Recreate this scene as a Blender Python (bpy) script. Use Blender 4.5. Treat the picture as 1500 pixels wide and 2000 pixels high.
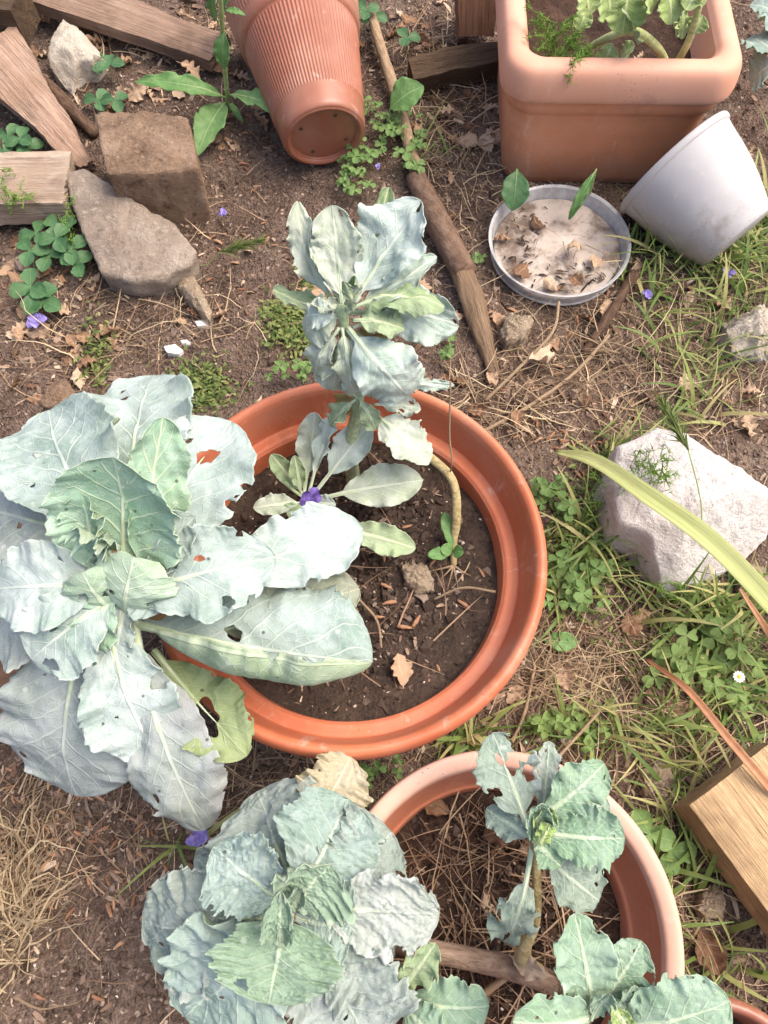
import bpy, bmesh, math, random
import numpy as np
from mathutils import Vector, noise as mnoise

for o in list(bpy.data.objects): bpy.data.objects.remove(o, do_unlink=True)
scene = bpy.context.scene
COL = scene.collection
R = math.radians

# ------------------------------------------------------------------ camera
CAM_H, TILT, FPX = 1.30, R(22.0), 1500.0
cam = bpy.data.cameras.new("camera")
cam.sensor_fit = 'VERTICAL'; cam.sensor_height = 36.0; cam.lens = 27.0
cam.clip_start = 0.02; cam.clip_end = 500
camo = bpy.data.objects.new("camera", cam); COL.objects.link(camo)
camo.location = (0, 0, CAM_H); camo.rotation_euler = (TILT, 0, 0)
scene.camera = camo

# ------------------------------------------------------------------ world, sun, exposure
SUN_DIR = Vector((0.48, 0.10, 0.87)).normalized()
world = bpy.data.worlds.new("World"); scene.world = world; world.use_nodes = True
wn = world.node_tree; wn.nodes.clear()
sky = wn.nodes.new('ShaderNodeTexSky'); sky.sky_type = 'NISHITA'; sky.sun_disc = False
sky.sun_elevation = math.asin(SUN_DIR.z); sky.sun_rotation = math.atan2(SUN_DIR.x, SUN_DIR.y)
sky.air_density = 1.0; sky.dust_density = 7.0; sky.ozone_density = 0.6
bg = wn.nodes.new('ShaderNodeBackground'); bg.inputs['Strength'].default_value = 0.15
wo = wn.nodes.new('ShaderNodeOutputWorld')
wn.links.new(sky.outputs[0], bg.inputs[0]); wn.links.new(bg.outputs[0], wo.inputs[0])
sl = bpy.data.lights.new("sun", 'SUN'); sl.energy = 0.7; sl.angle = R(38); sl.color = (1.0, 0.93, 0.83)
so = bpy.data.objects.new("sun", sl); COL.objects.link(so)
so.rotation_euler = SUN_DIR.to_track_quat('Z', 'Y').to_euler()
so.location = (2, 0, 4)
scene.view_settings.view_transform = 'Standard'; scene.view_settings.look = 'None'
scene.cycles.max_bounces = 5; scene.cycles.diffuse_bounces = 3; scene.cycles.glossy_bounces = 2
scene.cycles.transmission_bounces = 2; scene.cycles.transparent_max_bounces = 4
scene.view_settings.exposure = 1.05; scene.view_settings.gamma = 1.0

# ------------------------------------------------------------------ layout helpers
ST, CT = math.sin(TILT), math.cos(TILT)
def P(px, py, z=0.0):
    """point at height z that the survey photo shows at px,py (plan layout)"""
    u, v = (px - 750) / FPX, (1000 - py) / FPX
    t = (CAM_H - z) / (CT - v * ST)
    return np.array([u * t, (ST + v * CT) * t, z])
def SC(px, py, z=0.0):
    return (CAM_H - z) / (CT - (1000 - py) / FPX * ST) / FPX
def nrm(a):
    a = np.asarray(a, float); return a / (np.linalg.norm(a) + 1e-12)
def s2l(c): return c / 12.92 if c <= 0.04045 else ((c + 0.055) / 1.055) ** 2.4
def col(h, k=1.0):
    return tuple(s2l(int(h[i:i + 2], 16) / 255) * k for i in (0, 2, 4)) + (1.0,)

ORG = {}
def link(o): COL.objects.link(o); return o
def tag(o, label=None, cat=None, group=None, kind=None):
    if label: o['label'] = label
    if cat: o['category'] = cat
    if group: o['group'] = group
    if kind: o['kind'] = kind
    return o
def thing(name, label, cat, loc=(0, 0, 0), group=None):
    o = bpy.data.objects.new(name, None); link(o); o.location = tuple(loc); o.empty_display_size = 0.05
    ORG[o.name] = np.array(loc, float)
    return tag(o, label, cat, group)
def mesh_of(name, V, F, mat=None, uv=None, uv2=None, smooth=True):
    V = np.asarray(V, np.float64)
    me = bpy.data.meshes.new(name)
    if isinstance(F, np.ndarray):
        k = F.shape[1]; nf = len(F)
        me.vertices.add(len(V)); me.vertices.foreach_set('co', V.astype(np.float32).ravel())
        me.loops.add(nf * k); me.loops.foreach_set('vertex_index', F.astype(np.int32).ravel())
        me.polygons.add(nf); me.polygons.foreach_set('loop_start', np.arange(0, nf * k, k, dtype=np.int32))
        me.polygons.foreach_set('loop_total', np.full(nf, k, dtype=np.int32))
        me.update(calc_edges=True); me.validate()
    else:
        me.from_pydata([tuple(v) for v in V], [], [tuple(int(i) for i in f) for f in F])
    for nm, u in (('UVMap', uv), ('Rib', uv2)):
        if u is not None:
            lay = me.uv_layers.new(name=nm)
            li = np.empty(len(me.loops), np.int32); me.loops.foreach_get('vertex_index', li)
            lay.data.foreach_set('uv', np.asarray(u, np.float32)[li].ravel())
    me.polygons.foreach_set('use_smooth', np.full(len(me.polygons), smooth))
    if mat: me.materials.append(mat)
    return me
def mk(name, V, F, mat, parent=None, uv=None, uv2=None, smooth=True, org=None):
    V = np.asarray(V, float)
    if parent is not None: og = ORG[parent.name]
    elif org is not None: og = np.asarray(org, float)
    else:
        og = V.mean(0); og[2] = V[:, 2].min()
    me = mesh_of(name, V - og, F, mat, uv, uv2, smooth)
    o = link(bpy.data.objects.new(name, me)); ORG[o.name] = og
    if parent is not None: o.parent = parent
    else: o.location = tuple(og)
    return o
def grid_faces(nu, nv, wrap=False):
    i = np.arange(nu - 1)[:, None]; j = np.arange(nv if wrap else nv - 1)[None, :]
    a = i * nv + j; b = i * nv + (j + 1) % nv
    return np.stack([a, b, b + nv, a + nv], -1).reshape(-1, 4)

# cheap smooth pseudo noise on numpy arrays
def sn(seed, *xs, oct=4, f=1.0):
    rs = np.random.RandomState(seed); out = 0; amp = 1; tot = 0
    for k in range(oct):
        ph = rs.rand(3, 8) * 6.283; a = 0
        for m in range(3):
            w = rs.randn(len(xs)); w /= np.linalg.norm(w)
            a = a + np.sin(sum(w[q] * xs[q] for q in range(len(xs))) * f * (1.2 + .5 * m) + ph[m, 0]
                           + 1.3 * np.sin(sum(w[(q + 1) % len(xs)] * xs[q] for q in range(len(xs))) * f * .9 + ph[m, 1]))
        out = out + amp * a / 3; tot += amp; amp *= .55; f *= 2.03
    return out / tot

# ------------------------------------------------------------------ node helper
class NT:
    def __init__(s, name):
        s.m = bpy.data.materials.new(name); s.m.use_nodes = True
        s.t = s.m.node_tree; s.t.nodes.clear()
        s.out = s.t.nodes.new('ShaderNodeOutputMaterial')
    def set(s, sock, v):
        if isinstance(v, bpy.types.NodeSocket): s.t.links.new(v, sock)
        elif v is not None:
            if sock.type == 'RGBA' and not hasattr(v, '__len__'): v = (v, v, v, 1)
            if sock.type == 'VECTOR' and not hasattr(v, '__len__'): v = (v, v, v)
            sock.default_value = v
    def n(s, typ, ins=None, **at):
        nd = s.t.nodes.new('ShaderNode' + typ)
        for k, v in at.items(): setattr(nd, k, v)
        for k, v in (ins or {}).items(): s.set(nd.inputs[k], v)
        return nd
    def math(s, op, a, b=None, c=None, clamp=False):
        nd = s.n('Math', operation=op, use_clamp=clamp)
        for i, v in enumerate((a, b, c)):
            if v is not None: s.set(nd.inputs[i], v)
        return nd.outputs[0]
    def sstep(s, x, a, b, lo=0.0, hi=1.0):
        nd = s.n('MapRange', interpolation_type='SMOOTHSTEP')
        for k, v in (('Value', x), ('From Min', a), ('From Max', b), ('To Min', lo), ('To Max', hi)): s.set(nd.inputs[k], v)
        return nd.outputs[0]
    def mix(s, f, a, b, blend='MIX'):
        nd = s.n('Mix', data_type='RGBA', blend_type=blend)
        s.set(nd.inputs[0], f); s.set(nd.inputs[6], a); s.set(nd.inputs[7], b)
        return nd.outputs[2]
    def noise(s, scale, detail=4, rough=.55, vec=None, dist=0.0, out=0):
        nd = s.n('TexNoise', {'Scale': scale, 'Detail': detail, 'Roughness': rough, 'Distortion': dist})
        if vec is not None: s.set(nd.inputs['Vector'], vec)
        return nd.outputs[out]
    def voro(s, scale, vec=None, feature='F1', out='Distance', rnd=1.0):
        nd = s.n('TexVoronoi', {'Scale': scale, 'Randomness': rnd}, feature=feature)
        if vec is not None: s.set(nd.inputs['Vector'], vec)
        return nd.outputs[out]
    def ramp(s, f, stops):
        nd = s.n('ValToRGB'); s.set(nd.inputs[0], f); cr = nd.color_ramp
        while len(cr.elements) < len(stops): cr.elements.new(.5)
        for e, (p, c) in zip(cr.elements, stops): e.position = p; e.color = c
        return nd.outputs[0]
    def obj(s): return s.n('TexCoord').outputs['Object']
    def pos(s): return s.n('NewGeometry').outputs['Position']
    def island(s): return s.n('NewGeometry').outputs['Random Per Island']
    def orand(s): return s.n('ObjectInfo').outputs['Random']
    def vmul(s, v, k):
        nd = s.n('VectorMath', operation='MULTIPLY'); s.set(nd.inputs[0], v); s.set(nd.inputs[1], k); return nd.outputs[0]
    def bump(s, h, strength=.3, dist=.01, normal=None):
        nd = s.n('Bump', {'Height': h, 'Strength': strength, 'Distance': dist})
        if normal is not None: s.set(nd.inputs['Normal'], normal)
        return nd.outputs[0]
    def finish(s, color, rough=.7, normal=None, spec=.3, trans=0.0, tcol=None, alpha=None, **extra):
        b = s.n('BsdfPrincipled', {'Base Color': color, 'Roughness': rough, 'Specular IOR Level': spec})
        if normal is not None: s.set(b.inputs['Normal'], normal)
        for k, v in extra.items(): s.set(b.inputs[k.replace('_', ' ')], v)
        sh = b.outputs[0]
        if trans:
            tr = s.n('BsdfTranslucent', {'Color': tcol if tcol is not None else color})
            mx = s.n('MixShader', {0: trans}); s.t.links.new(sh, mx.inputs[1]); s.t.links.new(tr.outputs[0], mx.inputs[2])
            sh = mx.outputs[0]
        s.t.links.new(sh, s.out.inputs[0]); return s.m

# ------------------------------------------------------------------ materials
def mat_ground():
    m = NT('garden_soil'); p = m.pos()
    big = m.noise(2.2, 3, .6, p); mid = m.noise(14, 4, .65, p); fine = m.noise(120, 3, .7, p); grit = m.voro(210, p)
    c = m.ramp(mid, [(.25, col('4d3f37')), (.5, col('6a594e')), (.75, col('857267'))])
    c = m.mix(m.sstep(big, .42, .62, 0, .75), c, m.mix(.6, c, col('43352d')))
    c = m.mix(m.sstep(m.noise(5, 2, .5, p), .55, .7, 0, .4), c, col('8a7a6b'))
    c = m.mix(m.sstep(fine, .52, .75), c, col('9a8575'))
    c = m.mix(m.sstep(fine, .46, .3), c, col('3b2f28'))
    sp = m.voro(95, p, out='Color'); spx = m.n('SeparateColor', {0: sp}).outputs[0]
    speck = m.math('MULTIPLY', m.sstep(spx, .93, .95), m.sstep(m.voro(95, p), .45, .25))
    c = m.mix(speck, c, col('b5a08c'))
    h = m.math('ADD', m.math('MULTIPLY', fine, .8), m.math('ADD', m.math('MULTIPLY', mid, 1.2), m.math('MULTIPLY', grit, -.5)))
    return m.finish(c, .95, m.bump(h, .9, .012), .15)
def mat_potsoil(name, a, b, d):
    m = NT(name); p = m.pos()
    mid = m.noise(30, 6, .65, p); fine = m.noise(170, 5, .7, p)
    c = m.ramp(mid, [(.3, col(a)), (.55, col(b)), (.75, col(d))])
    c = m.mix(m.sstep(fine, .56, .78), c, col('85705f'))
    c = m.mix(m.sstep(fine, .46, .3), c, col('1c1512'))
    h = m.math('ADD', fine, mid)
    return m.finish(c, .9, m.bump(h, .9, .01), .25)
def mat_clod(name, stops, rough=.92, spec=.15):
    m = NT(name); r = m.island()
    c = m.ramp(r, [(p_, col(h_)) for p_, h_ in stops])
    f = m.noise(160, 3, .6, m.pos())
    c = m.mix(m.sstep(f, .4, .7, 0, .45), c, m.mix(.5, c, (.02, .014, .01, 1)))
    return m.finish(c, rough, m.bump(f, .5, .004), spec)
def mat_plastic(name, base, dark, light, rough=.42, dirt=.5, dirtcol='6a4a3a', spec=.4, zdirt=0.1, inner=None):
    m = NT(name); p = m.obj()
    a = m.noise(5, 5, .6, p); b_ = m.noise(38, 5, .7, p); st = m.noise(1, 4, .6, m.vmul(p, (60, 60, 9)))
    c = m.mix(m.sstep(a, .3, .7), col(dark), col(base))
    c = m.mix(m.sstep(b_, .52, .8, 0, .5), c, col(light))
    if inner:      # unused branch: the inside gets no tone of its own here
        pass
    sc = m.voro(16, m.vmul(p, (1, 1, 1.7)), feature='DISTANCE_TO_EDGE')
    scr = m.math('MULTIPLY', m.sstep(sc, .012, .004), m.sstep(m.noise(9, 3, .5, p), .52, .62))
    c = m.mix(m.math('MULTIPLY', scr, .45), c, col(light))
    sx = m.n('SeparateXYZ', {0: p}).outputs[2]
    dm = m.math('MULTIPLY', m.sstep(m.math('ADD', sx, m.math('MULTIPLY', b_, -.12)), zdirt, -.03), dirt, clamp=True)
    dm2 = m.math('MULTIPLY', m.sstep(m.noise(7, 4, .75, p), .54, .72), dirt * .75)
    c = m.mix(m.math('MAXIMUM', dm, dm2), c, col(dirtcol))
    du = m.noise(2.6, 4, .7, p, .5)
    c = m.mix(m.sstep(du, .42, .68, 0, .42), c, m.mix(.55, c, col('c3b1a2')))
    sp_ = m.voro(120, p); c = m.mix(m.math('MULTIPLY', m.sstep(sp_, .16, .08), m.sstep(m.noise(6, 2, .5, p), .5, .62, 0, .75)), c, col('5d463a'))
    ls = m.noise(1, 4, .7, m.vmul(p, (34, 34, 5)))
    c = m.mix(m.sstep(ls, .60, .74, 0, .32), c, col('d8c6b8'))
    rg = m.math('ADD', m.math('MULTIPLY', b_, .25), rough - .06)
    h = m.math('ADD', m.math('MULTIPLY', b_, .6), m.math('MULTIPLY', st, .25))
    return m.finish(c, rg, m.bump(h, .12, .004), spec)
def mat_stone(name, a, b, d, scale=30, dark='3a2e26', pits=.5, rough=.92):
    m = NT(name); p = m.obj()
    n1 = m.noise(scale * .3, 6, .65, p, .4); n2 = m.noise(scale * 3, 6, .75, p); v = m.voro(scale * 1.2, p)
    c = m.ramp(n1, [(.3, col(a)), (.5, col(b)), (.72, col(d))])
    c = m.mix(m.sstep(n2, .52, .66, 0, .75), c, col(d))
    c = m.mix(m.math('MULTIPLY', m.sstep(n2, .42, .33), pits), c, col(dark))
    c = m.mix(m.math('MULTIPLY', m.sstep(m.noise(scale * .55, 4, .7, p), .58, .7), pits), c, col(dark))
    h = m.math('ADD', m.math('MULTIPLY', n2, .8), m.math('ADD', n1, m.math('MULTIPLY', v, .35)))
    return m.finish(c, rough, m.bump(h, 1.0, .02), .2)
def mat_wood(name, a, b, d, uv=False, sx=3, sy=70, rough=.8, crack='3a2a20', ck=.6):
    m = NT(name)
    p = m.n('UVMap', uv_map='UVMap').outputs[0] if uv else m.obj()
    w = m.vmul(p, (sx, sy, sy))
    g = m.noise(1, 6, .65, w, .6); g2 = m.noise(1, 4, .7, m.vmul(p, (sx * 3, sy * 3.5, sy * 3.5)))
    blot = m.noise(9, 4, .6, p)
    c = m.ramp(g, [(.28, col(a)), (.5, col(b)), (.74, col(d))])
    c = m.mix(m.sstep(blot, .42, .66, 0, .6), c, col(a))
    c = m.mix(m.sstep(m.noise(3.5, 4, .7, p), .52, .68, 0, .45), c, col(crack))
    c = m.mix(m.math('MULTIPLY', m.sstep(g2, .42, .27), ck), c, col(crack))
    return m.finish(c, rough, m.bump(m.math('ADD', g, m.math('MULTIPLY', g2, .8)), .9, .012), .2)
def mat_bark(name, a, b, d, ring=False):
    m = NT(name); p = m.n('UVMap', uv_map='UVMap').outputs[0]; o = m.obj()
    n1 = m.noise(1, 6, .7, m.vmul(p, (40 if not ring else 130, 9 if not ring else 3, 1)), .8); n2 = m.noise(140, 5, .7, o)
    c = m.ramp(n1, [(.3, col(a)), (.5, col(b)), (.75, col(d))])
    c = m.mix(m.sstep(n2, .5, .75, 0, .4), c, col(d))
    return m.finish(c, .9, m.bump(m.math('ADD', n1, m.math('MULTIPLY', n2, .5)), .8, .006), .15)

def mat_leaf(name, green, bloom, vein, bloom_amt=.6, nveins=8, patch=None, patch_amt=0.0, rough=.56, blist=0.0, trans=.26, veinw=1.0, edge=None, spots=.3):
    """waxy brassica leaf: veins from leaf coordinates (u along, v across), powdery bloom, spots"""
    m = NT(name)
    uv = m.n('UVMap', uv_map='UVMap').outputs[0]; rb = m.n('UVMap', uv_map='Rib').outputs[0]
    q = m.n('SeparateXYZ', {0: uv}); t = q.outputs[0]; v = m.math('MULTIPLY_ADD', q.outputs[1], 2.0, -1.0)
    rq = m.n('SeparateXYZ', {0: rb}); lat = m.math('ABSOLUTE', m.math('MULTIPLY', rq.outputs[0], .1))
    p = m.obj(); av = m.math('ABSOLUTE', v); rnd = m.orand()
    side = m.math('GREATER_THAN', v, 0)
    wob = m.noise(9, 3, .6, p)
    s = m.math('SUBTRACT', t, m.math('MULTIPLY', m.math('POWER', av, .85), .30))
    s = m.math('ADD', s, m.math('MULTIPLY', m.math('SUBTRACT', wob, .5), .16))
    s = m.math('ADD', m.math('MULTIPLY', s, nveins), m.math('MULTIPLY', side, .45))
    fr = m.math('ABSOLUTE', m.math('SUBTRACT', m.math('FRACT', s), .5))
    wv = m.math('MULTIPLY', m.math('SUBTRACT', 1.15, av), .085 * veinw)
    lv = m.sstep(m.math('DIVIDE', fr, wv), 1.0, .25)
    wid2 = m.n('CombineXYZ', {0: m.math('MULTIPLY', t, 11.0), 1: m.math('MULTIPLY', v, 4.0), 2: m.math('MULTIPLY', rnd, 20)}).outputs[0]
    net = m.sstep(m.voro(2.0, wid2, feature='DISTANCE_TO_EDGE'), .07, .0)
    mw = m.math('MULTIPLY_ADD', m.math('SUBTRACT', 1.0, t), .0050, .0007)
    mid = m.sstep(m.math('DIVIDE', lat, mw), 1.0, .45)
    veins = m.math('MAXIMUM', m.math('MAXIMUM', mid, m.math('MULTIPLY', lv, .75)), m.math('MULTIPLY', net, .42))
    n1 = m.noise(16, 3, .65, p); n2 = m.noise(85, 3, .7, p); n3 = m.noise(5, 2, .5, p)
    g = m.mix(m.sstep(n3, .35, .65), col(green), m.mix(.25, col(green), col(vein)))
    bl = m.math('ADD', m.math('MULTIPLY', m.math('SUBTRACT', n1, .5), 2.6), m.math('ADD', m.math('MULTIPLY', m.math('SUBTRACT', n2, .5), 1.5), bloom_amt - .04), clamp=True)
    bl = m.math('ADD', bl, m.math('MULTIPLY', m.math('SUBTRACT', rnd, .5), .25), clamp=True)
    c = m.mix(bl, g, col(bloom))
    if patch:
        pm = m.sstep(m.math('ADD', m.math('MULTIPLY', m.noise(7, 4, .6, p), .8), m.math('MULTIPLY', av, .18)), .62 - patch_amt * .3, .72 - patch_amt * .2)
        c = m.mix(pm, c, col(patch))
    c = m.mix(m.math('MULTIPLY', veins, .85), c, col(vein))
    vn = m.n('TexVoronoi', {'Scale': 70.0, 'Vector': p}); vs = vn.outputs['Distance']; vc = m.n('SeparateColor', {0: vn.outputs['Color']})
    sp = m.math('MULTIPLY', m.sstep(vs, .30, .14), m.sstep(vc.outputs[0], .84, .87))
    c = m.mix(m.math('MULTIPLY', sp, spots), c, col('eef2ee'))
    sd = m.math('MULTIPLY', m.sstep(vs, .2, .08), m.sstep(vc.outputs[1], .93, .95))
    c = m.mix(m.math('MULTIPLY', sd, .8), c, col('3b3a30'))
    ed = m.sstep(av, .955, .995)
    c = m.mix(m.math('MULTIPLY', ed, .55), c, col(edge or vein))
    h = m.math('ADD', m.math('MULTIPLY', veins, .6), m.math('MULTIPLY', n1, .5))
    if blist: h = m.math('SUBTRACT', h, m.math('MULTIPLY', m.voro(75, p, feature='SMOOTH_F1'), blist))
    h = m.math('ADD', h, m.math('MULTIPLY', n2, .25))
    return m.finish(c, m.math('MULTIPLY_ADD', n2, .25, rough - .12), m.bump(h, .55, .0035), .28, trans, m.mix(.5, c, col('b9c982')))
def mat_simpleleaf(name, a, b, vein, trans=.3, rough=.5, nv=7):
    m = NT(name); uv = m.n('UVMap', uv_map='UVMap').outputs[0]
    q = m.n('SeparateXYZ', {0: uv}); v = m.math('ABSOLUTE', m.math('MULTIPLY_ADD', q.outputs[1], 2, -1))
    s = m.math('MULTIPLY', m.math('SUBTRACT', q.outputs[0], m.math('MULTIPLY', v, .25)), nv)
    lv = m.sstep(m.math('ABSOLUTE', m.math('SUBTRACT', m.math('FRACT', s), .5)), .07, .01)
    mid = m.sstep(v, .07, .02); ve = m.math('MAXIMUM', mid, m.math('MULTIPLY', lv, .6))
    p = m.obj(); n1 = m.noise(60, 4, .6, p)
    c = m.mix(m.sstep(n1, .35, .7), col(a), col(b))
    c = m.mix(m.math('MULTIPLY', m.math('SUBTRACT', m.orand(), .5), .5, clamp=True), c, col(vein))
    c = m.mix(m.math('MULTIPLY', ve, .5), c, col(vein))
    return m.finish(c, rough, m.bump(m.math('ADD', ve, n1), .4, .002), .35, trans)
def mat_blades(name, stops, trans=.25, rough=.55):
    m = NT(name); c = m.ramp(m.island(), [(p_, col(h_)) for p_, h_ in stops])
    n1 = m.noise(90, 3, .6, m.pos()); c = m.mix(m.sstep(n1, .45, .75, 0, .4), c, m.mix(.5, c, col('3a3020')))
    return m.finish(c, rough, None, .3, trans)
def mat_dry(name, stops):
    m = NT(name); p = m.obj()
    c = m.ramp(m.orand(), [(p_, col(h_)) for p_, h_ in stops])
    n1 = m.noise(90, 5, .7, p); c = m.mix(m.sstep(n1, .45, .75, 0, .5), c, col('5b4230'))
    uv = m.n('UVMap', uv_map='UVMap').outputs[0]; q = m.n('SeparateXYZ', {0: uv})
    v = m.math('ABSOLUTE', m.math('MULTIPLY_ADD', q.outputs[1], 2, -1))
    s = m.math('FRACT', m.math('MULTIPLY', m.math('SUBTRACT', q.outputs[0], m.math('MULTIPLY', v, .3)), 7))
    ve = m.math('MAXIMUM', m.sstep(v, .08, .02), m.math('MULTIPLY', m.sstep(m.math('ABSOLUTE', m.math('SUBTRACT', s, .5)), .08, .01), .5))
    c = m.mix(m.math('MULTIPLY', ve, .4), c, col('d8bd9a'))
    return m.finish(c, .75, m.bump(m.math('ADD', ve, n1), .5, .002), .2, .12)
def mat_flat(name, c1, c2, scale=60, rough=.6, trans=0.0, spec=.3):
    m = NT(name); n1 = m.noise(scale, 4, .6, m.obj())
    c = m.mix(m.sstep(n1, .35, .65), col(c1), col(c2))
    return m.finish(c, rough, m.bump(n1, .3, .003), spec, trans)

M = {}
M['ground'] = mat_ground()
M['potsoil'] = mat_potsoil('dark_potting_soil', '3a302a', '52443b', '6b5a4f')
M['potsoil2'] = mat_potsoil('brown_potting_soil', '33261f', '4e3b31', '6a5345')
M['clod'] = mat_clod('soil_crumb', [(0, '4a3c34'), (.4, '655449'), (.8, '806d61'), (1, '968477')])
M['pclod'] = mat_clod('potting_crumb', [(0, '302723'), (.5, '4c3f37'), (.85, '63544a'), (1, '8a7a6e')])
M['grit'] = mat_clod('pale_grit', [(0, 'b3a293'), (.6, 'cdc0b2'), (1, 'e6e0d8')], .8)
M['chip'] = mat_clod('litter_chip', [(0, '5f4c40'), (.35, '836b5b'), (.7, 'a48c79'), (1, 'c9b49e')], .85)
M['catkin'] = mat_clod('catkin_bit', [(0, '7d5a46'), (.5, '9c745a'), (1, 'b89274')], .85)
M['needle'] = mat_blades('pine_needle', [(0, '6a5242'), (.4, '8b6f58'), (.75, 'a68c70'), (1, 'c2ab8b')], .05, .6)
M['straw'] = mat_blades('dry_straw', [(0, '7f6a54'), (.5, 'a38d70'), (1, 'cbb896')], .1, .65)
M['grass'] = mat_blades('grass_blade', [(0, '5a7438'), (.4, '748a49'), (.7, '94a05c'), (1, 'bcb07c')], .3, .5)
M['moss'] = mat_blades('low_green', [(0, '566b38'), (.5, '6f8246'), (1, '93985c')], .3, .6)
M['terra1'] = mat_plastic('terracotta_big_pot', 'cb7754', 'bb6645', 'd79b7c', .45, .35)
M['terra2'] = mat_plastic('terracotta_pale_pot', 'd9ae9b', 'cf9f8a', 'e3c3b5', .5, .2)
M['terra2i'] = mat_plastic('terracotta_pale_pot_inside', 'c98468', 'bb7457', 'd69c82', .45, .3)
M['terra3'] = mat_plastic('terracotta_planter', 'dea88e', 'd59b80', 'ddA58c'.lower(), .5, .35, zdirt=.06)
M['terra3b'] = mat_plastic('terracotta_planter_body', 'd6946f', 'cb8560', 'dda98b', .5, .3, zdirt=.06)
M['brownpot'] = mat_plastic('glossy_brown_pot', 'a2644c', '945640', 'b98066', .3, .25, '7a5240', spec=.5, zdirt=-.5)
M['greypot'] = mat_plastic('pale_grey_pot', 'b6b4b4', 'a9a7a8', 'c6c4c2', .5, .85, '8a8074', zdirt=.1)
M['brick'] = mat_stone('rough_block', '7d6553', 'a1866f', 'c0a68f', 30, '4a3a2f', .7)
M['slab'] = mat_stone('grey_slab', '8a7a6c', 'ab9a8a', 'c6b8a8', 22, '66574a', .5)
M['white'] = mat_stone('white_quartz', 'beb6ae', 'd6d0ca', 'e2deda', 11, '968b80', .6)
M['cream'] = mat_stone('cream_stone', 'b8a994', 'd0c4b3', 'dfd6c7', 16, '93816d', .35)
M['tan'] = mat_stone('tan_stone', 'a08d76', 'bfab92', 'd3c3ac', 30, '77654f', .4)
M['wood_grey'] = mat_wood('weathered_board', '8b7160', 'a38874', 'b79e8a')
M['wood_tan'] = mat_wood('split_wood', '9a7c65', 'b29480', 'c7ad97')
M['wood_pale'] = mat_wood('pale_split_log', 'a28a75', 'c2ac98', 'd6c5b3', ck=.6)
M['wood_yel'] = mat_wood('sawn_lumber', 'a58a68', 'bda07a', 'ccb28e', sy=45, ck=.45)
M['wood_dark'] = mat_wood('dark_rotten_wood', '4a3b31', '66533f', '7d6853')
M['wood_br'] = mat_wood('brown_board', '6f503e', '86644e', '9b7963')
M['bare'] = mat_wood('bare_branch_wood', '75604d', '947b63', 'ab947b', True, 8, 14)
M['bark'] = mat_bark('branch_bark', '574438', '725c4d', '8b7565')
M['barkdark'] = mat_bark('dark_bark', '40322a', '5b473a', '73604f')
M['barkpale'] = mat_bark('pale_twig', '87705a', 'a58d72', 'bda98d')
M['stemknot'] = mat_bark('knotted_stem', '8d7a52', 'b3a274', 'd2c69c', True)
M['stembr'] = mat_bark('grey_brown_stem', '6a574a', '8a7565', 'a38e7d')
M['stemyel'] = mat_bark('yellow_green_stem', 'a0aa68', 'bfc48a', 'd8d8ac', True)
M['stemgreen'] = mat_bark('pale_green_stem', '8fa377', 'b2c298', 'cfd9b8', True)

# brassica leaf variants
M['c_blue'] = mat_leaf('cabbage_blue', '879f96', 'bac9c8', 'd0dcd1', .68)
M['c_light'] = mat_leaf('cabbage_light', '90aaa0', 'c4d1cf', 'd8e2d9', .68)
M['c_grey'] = mat_leaf('cabbage_grey', '8c9994', 'b4bcbd', 'c8d1c8', .64, patch='acafb1', patch_amt=.35)
M['c_olive'] = mat_leaf('cabbage_olive', '8c967c', 'a5aa9c', 'bfc5ac', .5)
M['c_green'] = mat_leaf('cabbage_heart', '94b99c', 'b4cfc0', 'dae8c8', .45, nveins=7, veinw=1.25)
M['c_front'] = mat_leaf('cabbage_front', 'a3bf9f', 'c0d3c3', 'dfebcf', .5, nveins=7, veinw=1.2)
M['c_yel'] = mat_leaf('cabbage_yellowing', '8ea06c', 'a3b389', 'bcc79a', .4)
M['s_pale'] = mat_leaf('sprout_pale', 'a6b598', 'd0d8cc', 'dfe5d0', .68)
M['s_green'] = mat_leaf('sprout_green', '92ac7f', 'b2c3a3', 'd2dcb8', .4)
M['s_blue'] = mat_leaf('sprout_blue', '9fb8ab', 'cfdcd7', 'e0e9db', .7)
M['s_dry'] = mat_leaf('sprout_dry', 'a98d55', 'c2ab78', 'd3c39a', .4)
M['v_grey'] = mat_leaf('savoy_grey', '899b92', 'aeb9b6', 'c0cbc1', .56, 7, blist=1.0, veinw=.7, patch='a9b0ac', patch_amt=.15)
M['v_blue'] = mat_leaf('savoy_blue', '8aa498', 'abbebb', 'c5d4c9', .52, 7, blist=.8)
M['v_green'] = mat_leaf('savoy_green', '829f86', '9eb5a2', 'bccdb4', .42, 7, blist=.7)
M['v_white'] = mat_leaf('savoy_mildew', '95a49a', 'c2c8c4', 'c4ccc4', .6, 7, blist=1.0, patch='ccd0cd', patch_amt=.5, veinw=.6)
M['v_cream'] = mat_leaf('savoy_cream', 'b8ac8c', 'ccc2ad', 'd6ceb8', .6, 7, blist=1.0, veinw=.7, edge='d3cf86')
M['k_green'] = mat_leaf('kale_green', '86a98a', 'a9c2b0', 'c6d8bc', .42, 6, blist=.6)
M['k_bright'] = mat_leaf('kale_bright', '9cb86c', 'b3c78a', 'cfdba5', .25, 6, blist=.6)
M['k_grey'] = mat_leaf('kale_grey', '869d8d', 'a9b8ae', 'bfccbd', .55, 6, blist=.6, patch='bcc6c0', patch_amt=.25)
M['pl_leaf'] = mat_leaf('planter_leaf', '9bb367', 'b5c78c', 'd3dea8', .35, 6)
M['under'] = mat_leaf('leaf_underside', '93a886', 'b2c0ad', 'c6d2b6', .5, 8)
M['rib'] = mat_flat('leaf_rib', 'b9cca6', 'd3dfc0', 40, .5, .15)
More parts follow.
